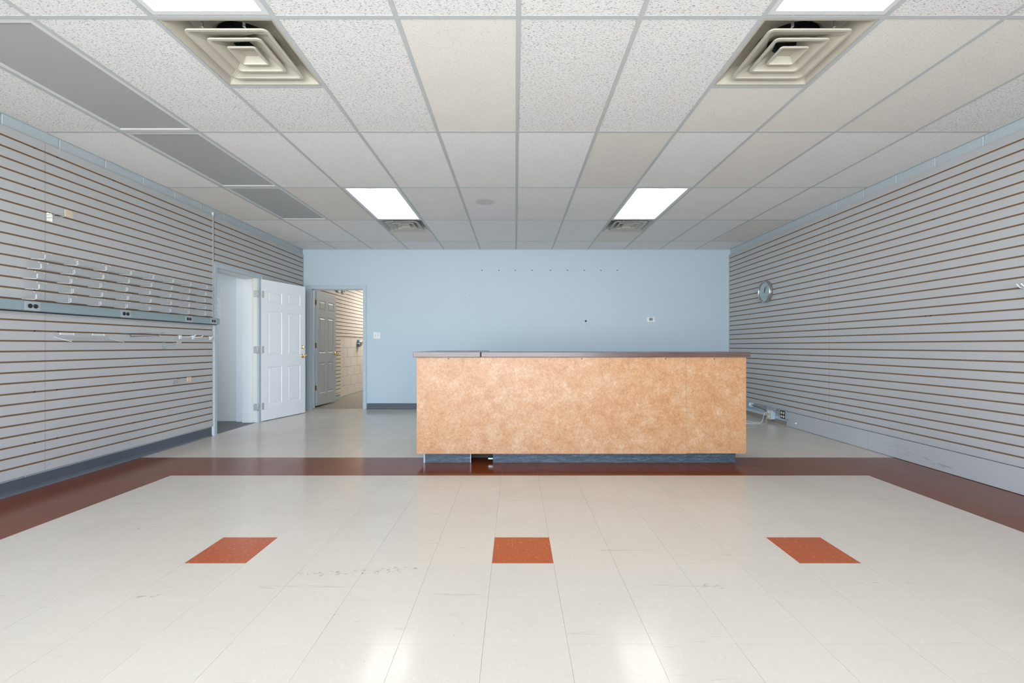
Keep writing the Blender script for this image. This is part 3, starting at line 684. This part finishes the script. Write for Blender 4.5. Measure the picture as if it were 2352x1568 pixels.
# white door at the left doorway; y=0 is the seen face
ang1 = math.atan2(0.221, 0.863)
d1, fin1 = six_panel('door_1', (-3.628, 6.520), ang1, 0.896, 2.035, 0.008, [M['white_door'], M['cream_jamb']], 1)
def knob_set(fin, root, u, z, mat, both=True, dead=None, T=0.042, knob=True):
    def one(z, sgn, is_knob):
        m = MB(); y0 = 0 if sgn < 0 else T
        if is_knob:
            m.lathe((u, y0, z), (0, sgn, 0), [(0, 0), (0.033, 0), (0.033, 0.004), (0.026, 0.009), (0.012, 0.012), (0.011, 0.030), (0.020, 0.036), (0.027, 0.048), (0.026, 0.060), (0.016, 0.068), (0, 0.069)], 20)
        else:
            m.lathe((u, y0, z), (0, sgn, 0), [(0, 0), (0.031, 0), (0.030, 0.008), (0.024, 0.014), (0.020, 0.015), (0, 0.015)], 20)
            m.box(u-0.004, u+0.004, y0-0.032 if sgn < 0 else y0+0.014, y0-0.014 if sgn < 0 else y0+0.032, z-0.016, z+0.016)
        return m
    for sgn in ((-1, 1) if both else (-1,)):
        fin(one(z, sgn, True), 'doorknob', mat, root)
        if dead: fin(one(dead, sgn, False), 'deadbolt', mat, root)
knob_set(fin1, d1, 0.896-0.062, 0.918, M['brass'], True, 1.06)
def hinge_fixed(root, x, y, z, mat, hgt=0.10):
    """jamb leaf facing the camera, barrel, small screws"""
    m = MB().box(x-0.058, x-0.004, y-0.003, y, z-hgt/2, z+hgt/2)
    m.tube([(x+0.002, y-0.004, z-hgt/2-0.004), (x+0.002, y-0.004, z+hgt/2+0.004)], 0.007, 10)
    return m
for z in (1.827, 1.031, 0.218):
    m = hinge_fixed(d1, -3.650, DY1, z, None); m.box(-3.648, -3.640, DY1-0.006, 6.522, z-0.05, z+0.05)
    h = m.build('hinge', M['hinge'], d1)
    s = MB()
    for dz in (-0.035, -0.01, 0.015, 0.036): s.lathe((-3.690 + (0.012 if dz in (-0.01, 0.036) else -0.01), DY1-0.003, z+dz), (0, -1, 0), [(0.004, 0), (0.003, 0.001), (0, 0.001)], 8)
    s.build('hinge_screws', M['dark_wire'], h)
    fin1(MB().box(0.001, 0.040, -0.003, 0.0, z-0.058, z+0.042), 'hinge_leaf', M['hinge'], d1)
# grey door in the back doorway, opening into the stock room
ang2 = math.atan2(0.026, 0.785)
d2, fin2 = six_panel('door_2', (-3.497, 8.030), ang2, 0.788, 2.020, 0.030, [M['grey_door'], M['blue_edge']], 1)
knob_set(fin2, d2, 0.788-0.05, 0.914, M['brass'], False)
for z in (1.853, 1.092, 0.345):
    MB().box(-3.540, -3.499, 8.024, 8.029, z-0.045, z+0.045).tube([(-3.545, 8.014, z-0.048), (-3.545, 8.014, z+0.048)], 0.009, 10).box(-3.556, -3.530, 7.985, 7.99, z-0.045, z+0.045).build('hinge', M['old_brass'], d2)
# rooms behind the doorways
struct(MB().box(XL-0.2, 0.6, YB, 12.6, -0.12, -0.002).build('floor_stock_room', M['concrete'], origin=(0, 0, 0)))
struct(MB().box(XL, 0.6, 12.0, 12.2, 0, H).box(0.4, 0.6, 7.97, 12.0, 0, H).build('wall_stock_room', M['slat_cream'], origin=(0, 0, 0)))
struct(MB().box(XL-0.2, 0.6, 7.97, 12.6, H, H+0.1).build('ceiling_stock_room', M['white_paint'], origin=(0, 0, 0)))
sx0 = -5.4
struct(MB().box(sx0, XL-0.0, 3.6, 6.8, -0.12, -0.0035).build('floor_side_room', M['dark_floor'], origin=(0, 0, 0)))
sr = MB().box(sx0, XL-0.2, 6.60, 6.75, -0.01, 2.7, 0).box(sx0-0.1, sx0, 3.6, 6.75, 0, 2.7).box(sx0, XL-0.2, 3.45, 3.6, 0, 2.7)
struct(sr.build('wall_side_room', M['white_paint'], origin=(0, 0, 0)))
struct(MB().box(-4.01, XL-0.2, 6.545, 6.60, -0.01, 2.35).build('trim_5', M['white_door']))
struct(MB().box(sx0-0.1, XL-0.2, 3.45, 6.75, 2.7, 2.8).build('ceiling_side_room', M['white_paint'], origin=(0, 0, 0)))
# shop front behind the viewer: wall with a wide window
wf = MB().box(XL-0.2, WX0, YF-0.2, YF, 0, H+0.33).box(WX1, XR+0.2, YF-0.2, YF, 0, H+0.33).box(WX0, WX1, YF-0.2, YF, 0, WZ0).box(WX0, WX1, YF-0.2, YF, WZ1, H+0.33)
struct(wf.build('wall_front', M['white_paint'], origin=(0, 0, 0)))
wn = MB(); nx = 4
for i in range(nx+1):
    x = WX0+(WX1-WX0)*i/nx; wn.box(max(x-0.03, WX0), min(x+0.03, WX1), YF-0.14, YF-0.06, WZ0, WZ1)
wn.box(WX0, WX1, YF-0.14, YF-0.06, WZ0, WZ0+0.05).box(WX0, WX1, YF-0.14, YF-0.06, WZ1-0.05, WZ1)
win = struct(wn.build('window_1', M['steel']))
for i in range(nx):
    a = WX0+(WX1-WX0)*i/nx+0.03; b_ = WX0+(WX1-WX0)*(i+1)/nx-0.03
    MB().box(a, b_, YF-0.103, YF-0.097, WZ0+0.05, WZ1-0.05).build('pane', M['glass'], win)
# ------------------------------------------------------------------ COUNTER
ct = empty('service_counter', (0.6, 4.5, 0)); tag(ct, 'long apricot mottled laminate sales counter with dark walnut worktop, before the blue back wall', 'counter')
FYc = 4.175; zb, zt = 0.097, 0.983
sp = [(-0.9025, 1.5695), (1.5695, 2.12)]
for i, (a, b_) in enumerate(sp):
    dz = 0.004 if i == 1 else 0
    MB().box(a+0.0006, b_-0.0006, FYc-(0.0015 if i == 1 else 0), FYc+0.018, zb+dz, zt-(0.0 if i == 1 else 0.001)).build('front_panel', M['laminate'], ct)
MB().box(2.102, 2.1195, FYc+0.019, 4.80, zb, zt).build('side_panel', M['laminate'], ct)
MB().box(-0.902, -0.885, FYc+0.019, 5.48, zb, zt).build('side_panel', M['laminate'], ct)
MB().box(-0.36, -0.342, 4.80, 5.48, zb, zt).build('side_panel', M['laminate'], ct)
MB().box(-0.884, 2.101, FYc+0.019, 4.80, zb, zb+0.02).box(-0.884, -0.36, 4.80, 5.48, zb, zb+0.02).build('bottom_board', M['mdf_dark'], ct)
MB().box(-0.884, 2.101, FYc+0.40, FYc+0.415, zb+0.02, zt).build('inner_panel', M['mdf_dark'], ct)
TY = 4.241
for a, b_ in ((-0.844, -0.418), (-0.207, 2.053)):
    MB().box(a, b_, TY, TY+0.018, 0.0, zb).build('toe_kick', M['toe'], ct)
MB().box(-0.850, -0.838, TY-0.002, TY+0.6, 0.0, zb).box(-0.838, 2.053, TY+0.45, TY+0.465, 0, zb).box(2.04, 2.053, TY+0.018, TY+0.45, 0, zb).build('toe_kick', M['toe'], ct)
MB().box(-0.852, -0.838, TY-0.004, TY-0.0025, 0.0, zb-0.004).build('corner_plate', M['grey_metal'], ct)
MB().bbox(-0.25, -0.207, TY+0.0, TY+0.05, 0.030, 0.042, 0.002).build('metal_clip', M['steel'], ct)
MB().box(-0.418, -0.410, TY+0.001, TY+0.02, 0, zb).build('stud', M['grey_metal'], ct)
MB().bbox(-0.9296, -0.3155, 4.135, 5.50, 0.984, 1.0315, 0.003).build('countertop', M['walnut'], ct)
MB().bbox(-0.3095, 2.148, 4.150, 4.82, 0.984, 1.0295, 0.003).build('countertop', M['walnut'], ct)
s_m = MB().lathe((0, 0, 0), (0, -1, 0), [(0.0055, 0), (0.004, 0.002), (0, 0.002)], 10).mesh('screw', M['black'])
for x in (1030, 1336.5, 1529.5, 1641): link(s_m, 'screw', ((x-VX)/250.4, FYc-(0.0015 if x > 1600 else 0), 0.969), ct)
# ------------------------------------------------------------------ LEFT WALL THINGS
def at_wall(x, off=0.0):
    """depth along the left wall seen at pixel column x, off metres proud of the slat face"""
    return F*(-(XLF)-off)/(VX-x)
# plug strip
rc = empty('power_strip', (XLF, 3.0, 1.35)); tag(rc, 'long teal grey metal plug strip running along the left slatwall under the clear trays', 'power strip')
z0, z1, xf = 1.346, 1.421, XLF+0.045
ch = MB(); prof = [(XLF+0.001, z0+0.004), (XLF+0.012, z0), (xf-0.006, z0), (xf, z0+0.006), (xf, z1-0.006), (xf-0.006, z1), (XLF+0.012, z1), (XLF+0.001, z1-0.004)]
ch.loft([[(a, y, b_) for a, b_ in prof] for y in (YF+0.05, 5.545)], cap0=True, cap1=True); ch.build('channel', M['raceway'], rc)
MB().box(XLF+0.0008, XLF+0.008, YF+0.05, 5.54, z1, z1+0.004).box(XLF+0.0008, XLF+0.014, YF+0.05, 5.54, z0-0.007, z0).build('dark_line_strip', M['black'], rc)  # black strips draw the dark lines along the channel's top and bottom
for y in (1.77, 2.585, 3.396, 4.209, 5.024, 5.435):
    pl = MB().box(xf, xf+0.002, y-0.055, y+0.055, z0+0.004, z1-0.004).build('outlet_plate', M['raceway_plate'], rc)
    for s in (-1, 1):
        yy = y+s*0.0195
        m = MB().lathe((xf+0.002, yy, (z0+z1)/2), (1, 0, 0), [(0.0165, 0), (0.0165, 0.003), (0.015, 0.004), (0, 0.004)], 18)
        m.build('socket', M['black'], pl)
# clear trays
RZ = [1.8085-SP*i for i in range(5)]
RX = [(3.667, 5.467), (3.639, 5.450), (3.612, 5.437), (3.625, 5.445), (3.604, 5.440)]
rown = ['top', 'second', 'middle', 'fourth', 'bottom']; ordn = ['first', 'second', 'third', 'fourth', 'fifth', 'sixth', 'seventh', 'eighth']
TL = 0.250
def tray_mesh():
    t = 0.003; w_ = 0.115
    path = [(0.003, -0.002), (0.003, -0.058), (0.009, -0.068), (w_-0.010, -0.074), (w_, -0.066), (w_, -0.034)]
    m = MB(); rings = []
    nrm = []
    for i, (a, b_) in enumerate(path):
        p0 = Vector(path[max(i-1, 0)]); p1 = Vector(path[min(i+1, len(path)-1)]); d = (p1-p0).normalized(); nrm.append(Vector((-d.y, d.x)))
    outer = [(a, b_) for a, b_ in path]; inner = [(a+n.x*t, b_+n.y*t) for (a, b_), n in zip(path, nrm)]
    h = TL/2
    for i in range(len(path)-1):
        for L in (outer, inner):
            m.quad([(L[i][0], -h, L[i][1]), (L[i+1][0], -h, L[i+1][1]), (L[i+1][0], h, L[i+1][1]), (L[i][0], h, L[i][1])], 0)
        for y in (-h, h):
            mi = 1 if i >= 2 else 0
            m.quad([(outer[i][0], y, outer[i][1]), (outer[i+1][0], y, outer[i+1][1]), (inner[i+1][0], y, inner[i+1][1]), (inner[i][0], y, inner[i][1])], mi)
    for i in (4,):
        for y, y2 in ((-h, -h+0.006), (h-0.006, h)):
            m.quad([(outer[i][0]+0.0004, y, outer[i][1]), (outer[i+1][0]+0.0004, y, outer[i+1][1]), (outer[i+1][0]+0.0004, y2, outer[i+1][1]), (outer[i][0]+0.0004, y2, outer[i][1])], 1)
    for i in (0, -1):
        m.quad([(outer[i][0], -h, outer[i][1]), (outer[i][0], h, outer[i][1]), (inner[i][0], h, inner[i][1]), (inner[i][0], -h, inner[i][1])], 0)
    return m.mesh('body', [M['acrylic'], M['acrylic_edge']], fixn=False)
tray_me = tray_mesh()
hook_me = MB().box(-0.0085, 0.004, -0.035, 0.035, -0.0025, 0.0005).box(0.0035, 0.0065, -0.035, -0.031, -0.010, 0.0).box(0.0035, 0.0065, 0.031, 0.035, -0.010, 0.0).mesh('hook', M['acrylic_edge'])
for r in range(5):
    for c in range(8):
        ye = RX[r][0] + (RX[r][1]-RX[r][0])*c/7
        base = (XLF, ye-TL/2, RZ[r])
        root = empty('acrylic_tray', base)
        tag(root, 'clear acrylic tray, %s from the left in the %s row above the plug strip' % (ordn[c], rown[r]), 'tray', 'clear acrylic trays on the left slatwall')
        link(tray_me, 'body', base, root)
        link(hook_me, 'hook', (base[0], base[1], base[2]), root)
# loose slanted acrylic shelf
sb = (XLF, 3.84, 1.17); rt = empty('acrylic_shelf', sb); tag(rt, 'wide clear slanted acrylic shelf hanging alone below the plug strip', 'shelf')
m = MB(); ya, yb = 3.60, 4.085; P = [(0.002, 1.183), (0.002, 1.160), (0.012, 1.152), (0.135, 1.118), (0.139, 1.123), (0.137, 1.134)]
for (a, b_), (c_, d_) in zip(P, P[1:]):
    m.quad([(XLF+a, ya, b_), (XLF+c_, ya, d_), (XLF+c_, yb, d_), (XLF+a, yb, b_)], 0)
    m.quad([(XLF+a, ya, b_+0.003), (XLF+c_, ya, d_+0.003), (XLF+c_, yb, d_+0.003), (XLF+a, yb, b_+0.003)], 0)
    for y in (ya, yb): m.quad([(XLF+a, y, b_), (XLF+c_, y, d_), (XLF+c_, y, d_+0.003), (XLF+a, y, b_+0.003)], 1)
m.build('sheet', [M['acrylic'], M['acrylic_edge']], rt)
for y in (3.70, 3.98):
    MB().box(XLF-0.008, XLF+0.004, y-0.055, y+0.055, 1.190, 1.193).box(XLF+0.001, XLF+0.004, y-0.055, y+0.055, 1.176, 1.192).box(XLF+0.0005, XLF+0.008, y-0.058, y-0.050, 1.176, 1.192).box(XLF+0.0005, XLF+0.008, y+0.050, y+0.058, 1.176, 1.192).build('clip', M['acrylic_edge'], rt)
# scanning hooks with label holders
def scan_hook(y, z, L, mat_plate, mat_tag, label, tagw=0.055, tagh=0.036, both=True):
    r = empty('display_hook', (XLF, y, z)); tag(r, label, 'hook', 'slatwall display hooks')
    m = MB().box(XLF+0.0015, XLF+0.004, y-0.023, y+0.023, z-0.066, z-0.004)
    m.box(XLF-0.007, XLF+0.003, y-0.018, y-0.006, z-0.005, z-0.002).box(XLF-0.007, XLF+0.003, y+0.006, y+0.018, z-0.005, z-0.002)
    m.build('back_plate', mat_plate, r)
    a = MB(); x = XLF+0.004
    a.tube([(x-0.004, y, z-0.016), (x+0.012, y, z-0.016), (x+L*0.6, y, z-0.008), (x+L, y, z-0.002)], 0.0022, 8)
    a.build('label_arm', M['grey_metal'], r)
    a = MB().tube([(x-0.004, y, z-0.038), (x+0.012, y, z-0.038), (x+L*0.9, y, z-0.028), (x+L*0.97, y, z-0.012)], 0.0025, 8)
    a.build('peg', M['grey_metal'], r)
    MB().bbox(x+L-0.002, x+L+0.003, y-tagw/2, y+tagw/2, z-tagh*0.75, z+tagh*0.35, 0.001).build('label_holder', mat_tag, r)
scan_hook(3.56, G(6)+0.002-0.0, 0.150, M['zinc'], M['tag_cream'], 'zinc display hook with a yellowed label holder, high on the left slatwall above the trays', 0.06, 0.05)
scan_hook(F*3.645/(VX-376), G(19), 0.155, M['zinc'], M['tag_grey'], 'display hook with a grey label holder, below the plug strip near mid height', 0.06, 0.045)
scan_hook(F*3.645/(VX-401), G(24), 0.150, M['zinc'], M['tag_beige'], 'display hook with a beige paper label, lowest hook on the left slatwall', 0.06, 0.045)
# dark wire double hook
y = 4.31; z = G(18)+0.004; r = empty('wire_hook', (XLF, y, z)); tag(r, 'dark chromed double wire hook just under the plug strip, left of the white hooks', 'hook', 'slatwall display hooks')
MB().tube([(XLF-0.004, y-0.11, z-0.002), (XLF+0.004, y-0.11, z-0.002), (XLF+0.004, y, z-0.003)], 0.003, 8).tube([(XLF+0.003, y, z), (XLF+0.004, y, z-0.028)], 0.004, 8).build('back_bar', M['dark_wire'], r)
MB().tube([(XLF+0.004, y, z+0.000), (XLF+0.15, y, z+0.002), (XLF+0.30, y, z+0.004)], 0.0028, 8).box(XLF+0.292, XLF+0.320, y-0.006, y+0.006, z+0.001, z+0.006).build('label_arm', M['dark_wire'], r)
MB().tube([(XLF+0.004, y, z-0.028), (XLF+0.15, y, z-0.024), (XLF+0.27, y, z-0.022), (XLF+0.29, y, z-0.006)], 0.003, 8).build('peg', M['dark_wire'], r)
# white hooks
def white_hook(y, z, L, label):
    r = empty('white_hook', (XLF, y, z)); tag(r, label, 'hook', 'slatwall display hooks')
    MB().bbox(XLF+0.0012, XLF+0.010, y-0.018, y+0.018, z-0.040, z+0.002, 0.002).box(XLF-0.007, XLF+0.003, y-0.026, y+0.012, z-0.003, z).build('back_plate', M['white_plastic'], r)
    MB().tube([(XLF+0.008, y, z-0.020), (XLF+L*0.9, y, z-0.010), (XLF+L, y, z+0.006)], 0.0045, 8).build('peg', M['white_plastic'], r)
white_hook(F*3.645/(VX-413), G(18), 0.175, 'white plastic hook under the plug strip, left one of the white pair')
white_hook(F*3.645/(VX-443), G(18), 0.115, 'white plastic hook under the plug strip, right one of the white pair')
white_hook(5.44, G(18)-0.002, 0.03, 'tiny white hook stub at the right end of the left slatwall below the last sockets')
# ------------------------------------------------------------------ BACK WALL THINGS
def bw(x): return (x-VX)/133.2
def bz(y): return EYE+(VY-y)/133.2
r = empty('light_switch', (bw(865.5), YB, bz(770))); tag(r, 'white double light switch plate on the blue wall right of the back doorway', 'light switch')
MB().bbox(bw(858), bw(873), YB-0.006, YB, bz(777.3), bz(763), 0.0015).build('wall_plate', M['white_plastic'], r)
for x in (862.1, 868.1):
    MB().box(bw(x)-0.005, bw(x)+0.005, YB-0.0065, YB-0.0055, bz(770)-0.012, bz(770)+0.012, 1).box(bw(x)-0.004, bw(x)+0.004, YB-0.017, YB-0.006, bz(770)+0.001, bz(770)+0.010).build('toggle', [M['ivory'], M['grey_metal']], r)
    MB().lathe((bw(x), YB-0.006, bz(770)+0.03), (0, -1, 0), [(0.003, 0), (0.002, 0.001), (0, 0.001)], 8).lathe((bw(x), YB-0.006, bz(770)-0.03), (0, -1, 0), [(0.003, 0), (0.002, 0.001), (0, 0.001)], 8).build('screw', M['grey_metal'], r)
r = empty('thermostat', (bw(1494.5), YB, bz(734))); tag(r, 'small white digital thermostat on the blue back wall above the counter', 'thermostat')
X0, X1, Z0, Z1 = bw(1484.8), bw(1504.5), bz(740.2), bz(728)
m = MB()
def rr(x0, x1, z0, z1, rad, y, n=5):
    pts = []
    for q, (a, b_) in enumerate(((x1-rad, z1-rad), (x0+rad, z1-rad), (x0+rad, z0+rad), (x1-rad, z0+rad))):
        for i in range(n+1):
            t = PI/2*q+PI/2*i/n; pts.append((a+rad*math.cos(t), y, b_+rad*math.sin(t)))
    return pts
m.loft([rr(X0, X1, Z0, Z1, 0.02, YB), rr(X0, X1, Z0, Z1, 0.02, YB-0.018), rr(X0+0.005, X1-0.005, Z0+0.005, Z1-0.005, 0.016, YB-0.026)], cap0=True, cap1=True)
m.build('case', M['white_plastic'], r)
MB().box(bw(1490), bw(1498.2), YB-0.0275, YB-0.0255, bz(736), bz(730.2)).build('display', M['lcd'], r)
for x, y in ((1501.2, 731.6), (1501.2, 734.8), (1491.2, 738), (1494.3, 738), (1497.3, 738), (1502.8, 733.2)):
    MB().bbox(bw(x)-0.006, bw(x)+0.006, YB-0.0285, YB-0.0255, bz(y)-0.004, bz(y)+0.004, 0.001).build('button', M['tag_grey'], r)
# ------------------------------------------------------------------ RIGHT WALL THINGS
cy, cz = 6.655, 1.877; R = 0.157
r = empty('wall_clock', (XRF, cy, cz)); tag(r, 'round silver rimmed wall clock with pale dial on the right slatwall', 'clock')
MB().lathe((XRF, cy, cz), (-1, 0, 0), [(R-0.004, 0.0), (R, 0.006), (R, 0.052), (R-0.005, 0.060), (R-0.012, 0.060), (R-0.018, 0.050), (R-0.018, 0.036)], 64).lathe((XRF, cy, cz), (-1, 0, 0), [(0, 0.001), (R-0.004, 0.001)], 64).build('case', M['steel'], r)
M['dial'] = plain('pale_blue_grey_dial', (0.40, 0.50, 0.55), 0.4)
dl = MB().lathe((XRF, cy, cz), (-1, 0, 0), [(R-0.018, 0.036), (0, 0.0361)], 48).build('dial', M['dial'], r)
mk = MB()
for k in range(12):
    t = 2*PI*k/12; L0, L1 = R-0.030, R-0.022
    c_, s_ = math.cos(t), math.sin(t); wd = 0.0025
    p = [(XRF-0.0368, cy+s_*L0+c_*wd, cz+c_*L0-s_*wd), (XRF-0.0368, cy+s_*L1+c_*wd, cz+c_*L1-s_*wd), (XRF-0.0368, cy+s_*L1-c_*wd, cz+c_*L1+s_*wd), (XRF-0.0368, cy+s_*L0-c_*wd, cz+c_*L0+s_*wd)]
    mk.quad(p)
mk.build('hour_marks', M['dark_wire'], dl)
def small_dial(yo, zo, rad):
    b_ = MB(); 
    for k in range(9):
        t = -2.2+4.4*k/8; b_.box(XRF-0.0375, XRF-0.0365, cy+yo+math.sin(t)*rad-0.002, cy+yo+math.sin(t)*rad+0.002, cz+zo+math.cos(t)*rad-0.002, cz+zo+math.cos(t)*rad+0.002)
    b_.box(XRF-0.0378, XRF-0.0368, cy+yo-0.001, cy+yo+0.001, cz+zo-0.003, cz+zo+rad*0.8)
    b_.build('gauge_marks', M['dark_wire'], dl)
small_dial(-0.04, -0.085, 0.024); small_dial(0.045, -0.085, 0.024)
# camera-facing right is towards -Y on this wall: hands point up and slightly to the viewer's right
def hand(name, ang, L, wd):
    s_, c_ = -math.sin(ang), math.cos(ang); px, pz = c_, -s_
    x = XRF-0.041
    m = MB(); ring = lambda xx: [(xx, cy+s_*-0.02+px*wd*0.7, cz+c_*-0.02+pz*wd*0.7), (xx, cy+s_*L*0.9+px*wd*0.5, cz+c_*L*0.9+pz*wd*0.5), (xx, cy+s_*L, cz+c_*L), (xx, cy+s_*L*0.9-px*wd*0.5, cz+c_*L*0.9-pz*wd*0.5), (xx, cy+s_*-0.02-px*wd*0.7, cz+c_*-0.02-pz*wd*0.7)]
    m.loft([ring(x), ring(x-0.0015)], cap0=True, cap1=True); m.build(name, M['black'], r)
hand('hour_hand', 0.06, 0.066, 0.010); hand('minute_hand', 0.60, 0.098, 0.008)
MB().lathe((XRF-0.037, cy, cz), (-1, 0, 0), [(0.007, 0), (0.007, 0.006), (0, 0.007)], 14).build('hand_cap', M['black'], r)
MB().lathe((XRF-0.046, cy, cz), (-1, 0, 0), [(R-0.016, 0), (0, 0.0001)], 48).build('glass_cover', M['glass'], r)
# white multi prong hook
y0 = 3.27; z = G(14); r = empty('prong_hook', (XRF, y0, z)); tag(r, 'white multi prong hook on the right slatwall, cut off by the right picture edge', 'hook')
MB().bbox(XRF-0.008, XRF-0.001, y0-0.16, y0+0.012, z-0.040, z+0.002, 0.002).box(XRF-0.003, XRF+0.007, y0-0.15, y0+0.01, z-0.003, z).build('back_plate', M['white_plastic'], r)
for dy in (0.0, -0.03, -0.06, -0.09, -0.12):
    MB().tube([(XRF-0.006, y0+dy, z-0.012), (XRF-0.062, y0+dy, z-0.002), (XRF-0.085, y0+dy, z+0.022)], 0.004, 8).build('prong', M['white_plastic'], r)
# outlets and conduit under the slatwall
xw = XR
r = empty('quad_outlet', (xw, 6.19, 0.10)); tag(r, 'black four socket outlet box with ivory sockets at the end of the kickboard', 'outlet')
MB().bbox(xw-0.060, xw-0.001, 6.140+0.005, 6.250, 0.098, 0.202, 0.003).build('box', M['grey_metal'], r)
MB().box(xw-0.0625, xw-0.060, 6.142, 6.252, 0.096, 0.204).build('face_plate', M['black'], r)
for yy in (6.172, 6.222):
    for zz in (0.126, 0.174):
        MB().lathe((xw-0.0625, yy, zz), (-1, 0, 0), [(0.017, 0), (0.017, 0.003), (0.014, 0.004), (0, 0.004)], 16).build('socket', M['ivory'], r)
r = empty('outlet_box', (xw, 6.52, 0.04)); tag(r, 'pale blue box with ivory outlets and plugged white cables, low behind the counter end', 'outlet')
MB().bbox(xw-0.072, xw-0.001, 6.470, 6.560, 0.042, 0.166, 0.003).build('box', M['light_blue_box'], r)
MB().box(xw-0.0755, xw-0.072, 6.466, 6.564, 0.036, 0.172).build('face_plate', M['ivory'], r)
for zz in (0.072, 0.134): MB().lathe((xw-0.0755, 6.515, zz), (-1, 0, 0), [(0.019, 0), (0.019, 0.003), (0, 0.004)], 16).build('socket', M['white_plastic'], r)
r = empty('conduit', (xw-0.02, 7.0, 0.15)); tag(r, 'thin grey metal conduit run between two boxes low on the right wall', 'pipe')
MB().tube([(xw-0.022, 6.25, 0.158), (xw-0.022, 6.6, 0.160), (xw-0.022, 7.06, 0.168)], 0.0125, 12).build('tube', M['grey_metal'], r)
for y in (6.42, 6.72): MB().box(xw-0.037, xw-0.0005, y-0.010, y+0.010, 0.145, 0.178).box(xw-0.008, xw-0.0005, y-0.01, y+0.01, 0.178, 0.198).build('strap', M['steel'], r)
r = empty('junction_box', (xw, 7.10, 0.14)); tag(r, 'small pale junction box with round cover at the far end of the conduit', 'junction box')
MB().bbox(xw-0.045, xw-0.001, 7.06, 7.14, 0.135, 0.205, 0.003).build('box', M['light_blue_box'], r)
MB().lathe((xw-0.045, 7.10, 0.17), (-1, 0, 0), [(0.03, 0), (0.03, 0.004), (0.018, 0.010), (0, 0.010)], 18).build('cover', M['white_plastic'], r)
def cable(name, pts, rad, mat, label, n=10):
    # smooth catmull-rom through the points
    P_ = [Vector(p) for p in pts]; P_ = [P_[0]] + P_ + [P_[-1]]; out = []
    for i in range(1, len(P_)-2):
        a, b_, c_, d_ = P_[i-1:i+3]
        for k in range(n):
            t = k/n; out.append(0.5*((2*b_)+(-a+c_)*t+(2*a-5*b_+4*c_-d_)*t*t+(-a+3*b_-3*c_+d_)*t**3))
    out.append(P_[-2])
    o = MB().tube(out, rad, 6).build(name, mat); return tag(o, label, 'cable')
cable('cable', [(xw-0.082, 6.515, 0.134), (xw-0.14, 6.50, 0.128), (xw-0.20, 6.44, 0.05), (xw-0.27, 6.38, 0.004), (xw-0.42, 6.35, 0.004), (xw-0.60, 6.5, 0.004), (xw-1.0, 6.7, 0.004)], 0.0035, M['white_plastic'], 'white cable plugged into the upper socket of the pale box, curling over the floor')
cable('cable', [(xw-0.082, 6.515, 0.072), (xw-0.12, 6.49, 0.060), (xw-0.17, 6.40, 0.012), (xw-0.26, 6.30, 0.004), (xw-0.35, 6.28, 0.004), (xw-0.50, 6.10, 0.004), (xw-0.9, 5.9, 0.004)], 0.003, M['ivory'], 'ivory cable from the lower socket of the pale box lying on the floor')
cable('cable', [(xw-0.20, 6.46, 0.004), (xw-0.33, 6.47, 0.004), (xw-0.38, 6.72, 0.006), (xw-0.45, 6.95, 0.02), (xw-0.6, 7.0, 0.004)], 0.003, M['white_plastic'], 'short loose white cable loop on the floor beside the counter end')
MB().lathe((XRF+0.001, 5.97, 0.072), (-1, 0, 0), [(0.010, 0), (0.010, 0.006), (0.005, 0.012), (0.004, 0.022), (0, 0.022)], 10).build('cable_stub', M['white_plastic'], wall_r)
# ------------------------------------------------------------------ STOCK ROOM THINGS
yb_ = 10.60; r = empty('wall_box', (XL, yb_, 1.14)); tag(r, 'round metal electrical box with dark rim on cream block in the back room', 'electrical box')
MB().lathe((XL, yb_, 1.145), (1, 0, 0), [(0.085, 0), (0.085, 0.05), (0.078, 0.055), (0, 0.055)], 24).build('housing', M['dark_wire'], r)
MB().lathe((XL+0.055, yb_, 1.145), (1, 0, 0), [(0.072, 0), (0.066, 0.03), (0.03, 0.045), (0, 0.045)], 24).build('cover', M['steel'], r)
MB().bbox(XL+0.09, XL+0.16, yb_-0.05, yb_+0.05, 1.14, 1.185, 0.004).build('label_plate', M['tag_cream'], r)
cable('cable', [(XL+0.12, yb_+0.02, 1.13), (XL+0.13, yb_+0.03, 1.05), (XL+0.13, yb_+0.12, 0.90), (XL+0.14, yb_+0.25, 0.78), (XL+0.13, yb_+0.22, 0.66), (XL+0.10, yb_+0.08, 0.52), (XL+0.11, yb_+0.16, 0.46)], 0.006, M['black'], 'black cord hanging in a bend from the round electrical box in the back room')
r = empty('twin_bracket', (XLF, 9.5, 2.24)); tag(r, 'small cream twin clip across the slatwall seam high in the back room', 'bracket')
for y in (9.38, 9.64):
    MB().bbox(XLF+0.001, XLF+0.03, y-0.07, y+0.07, 2.185, 2.275, 0.004).build('plate', M['slat_cream'], r)
    MB().lathe((XLF+0.03, y, 2.24), (1, 0, 0), [(0.018, 0), (0.015, 0.02), (0, 0.022)], 12).build('knob', M['white_plastic'], r)
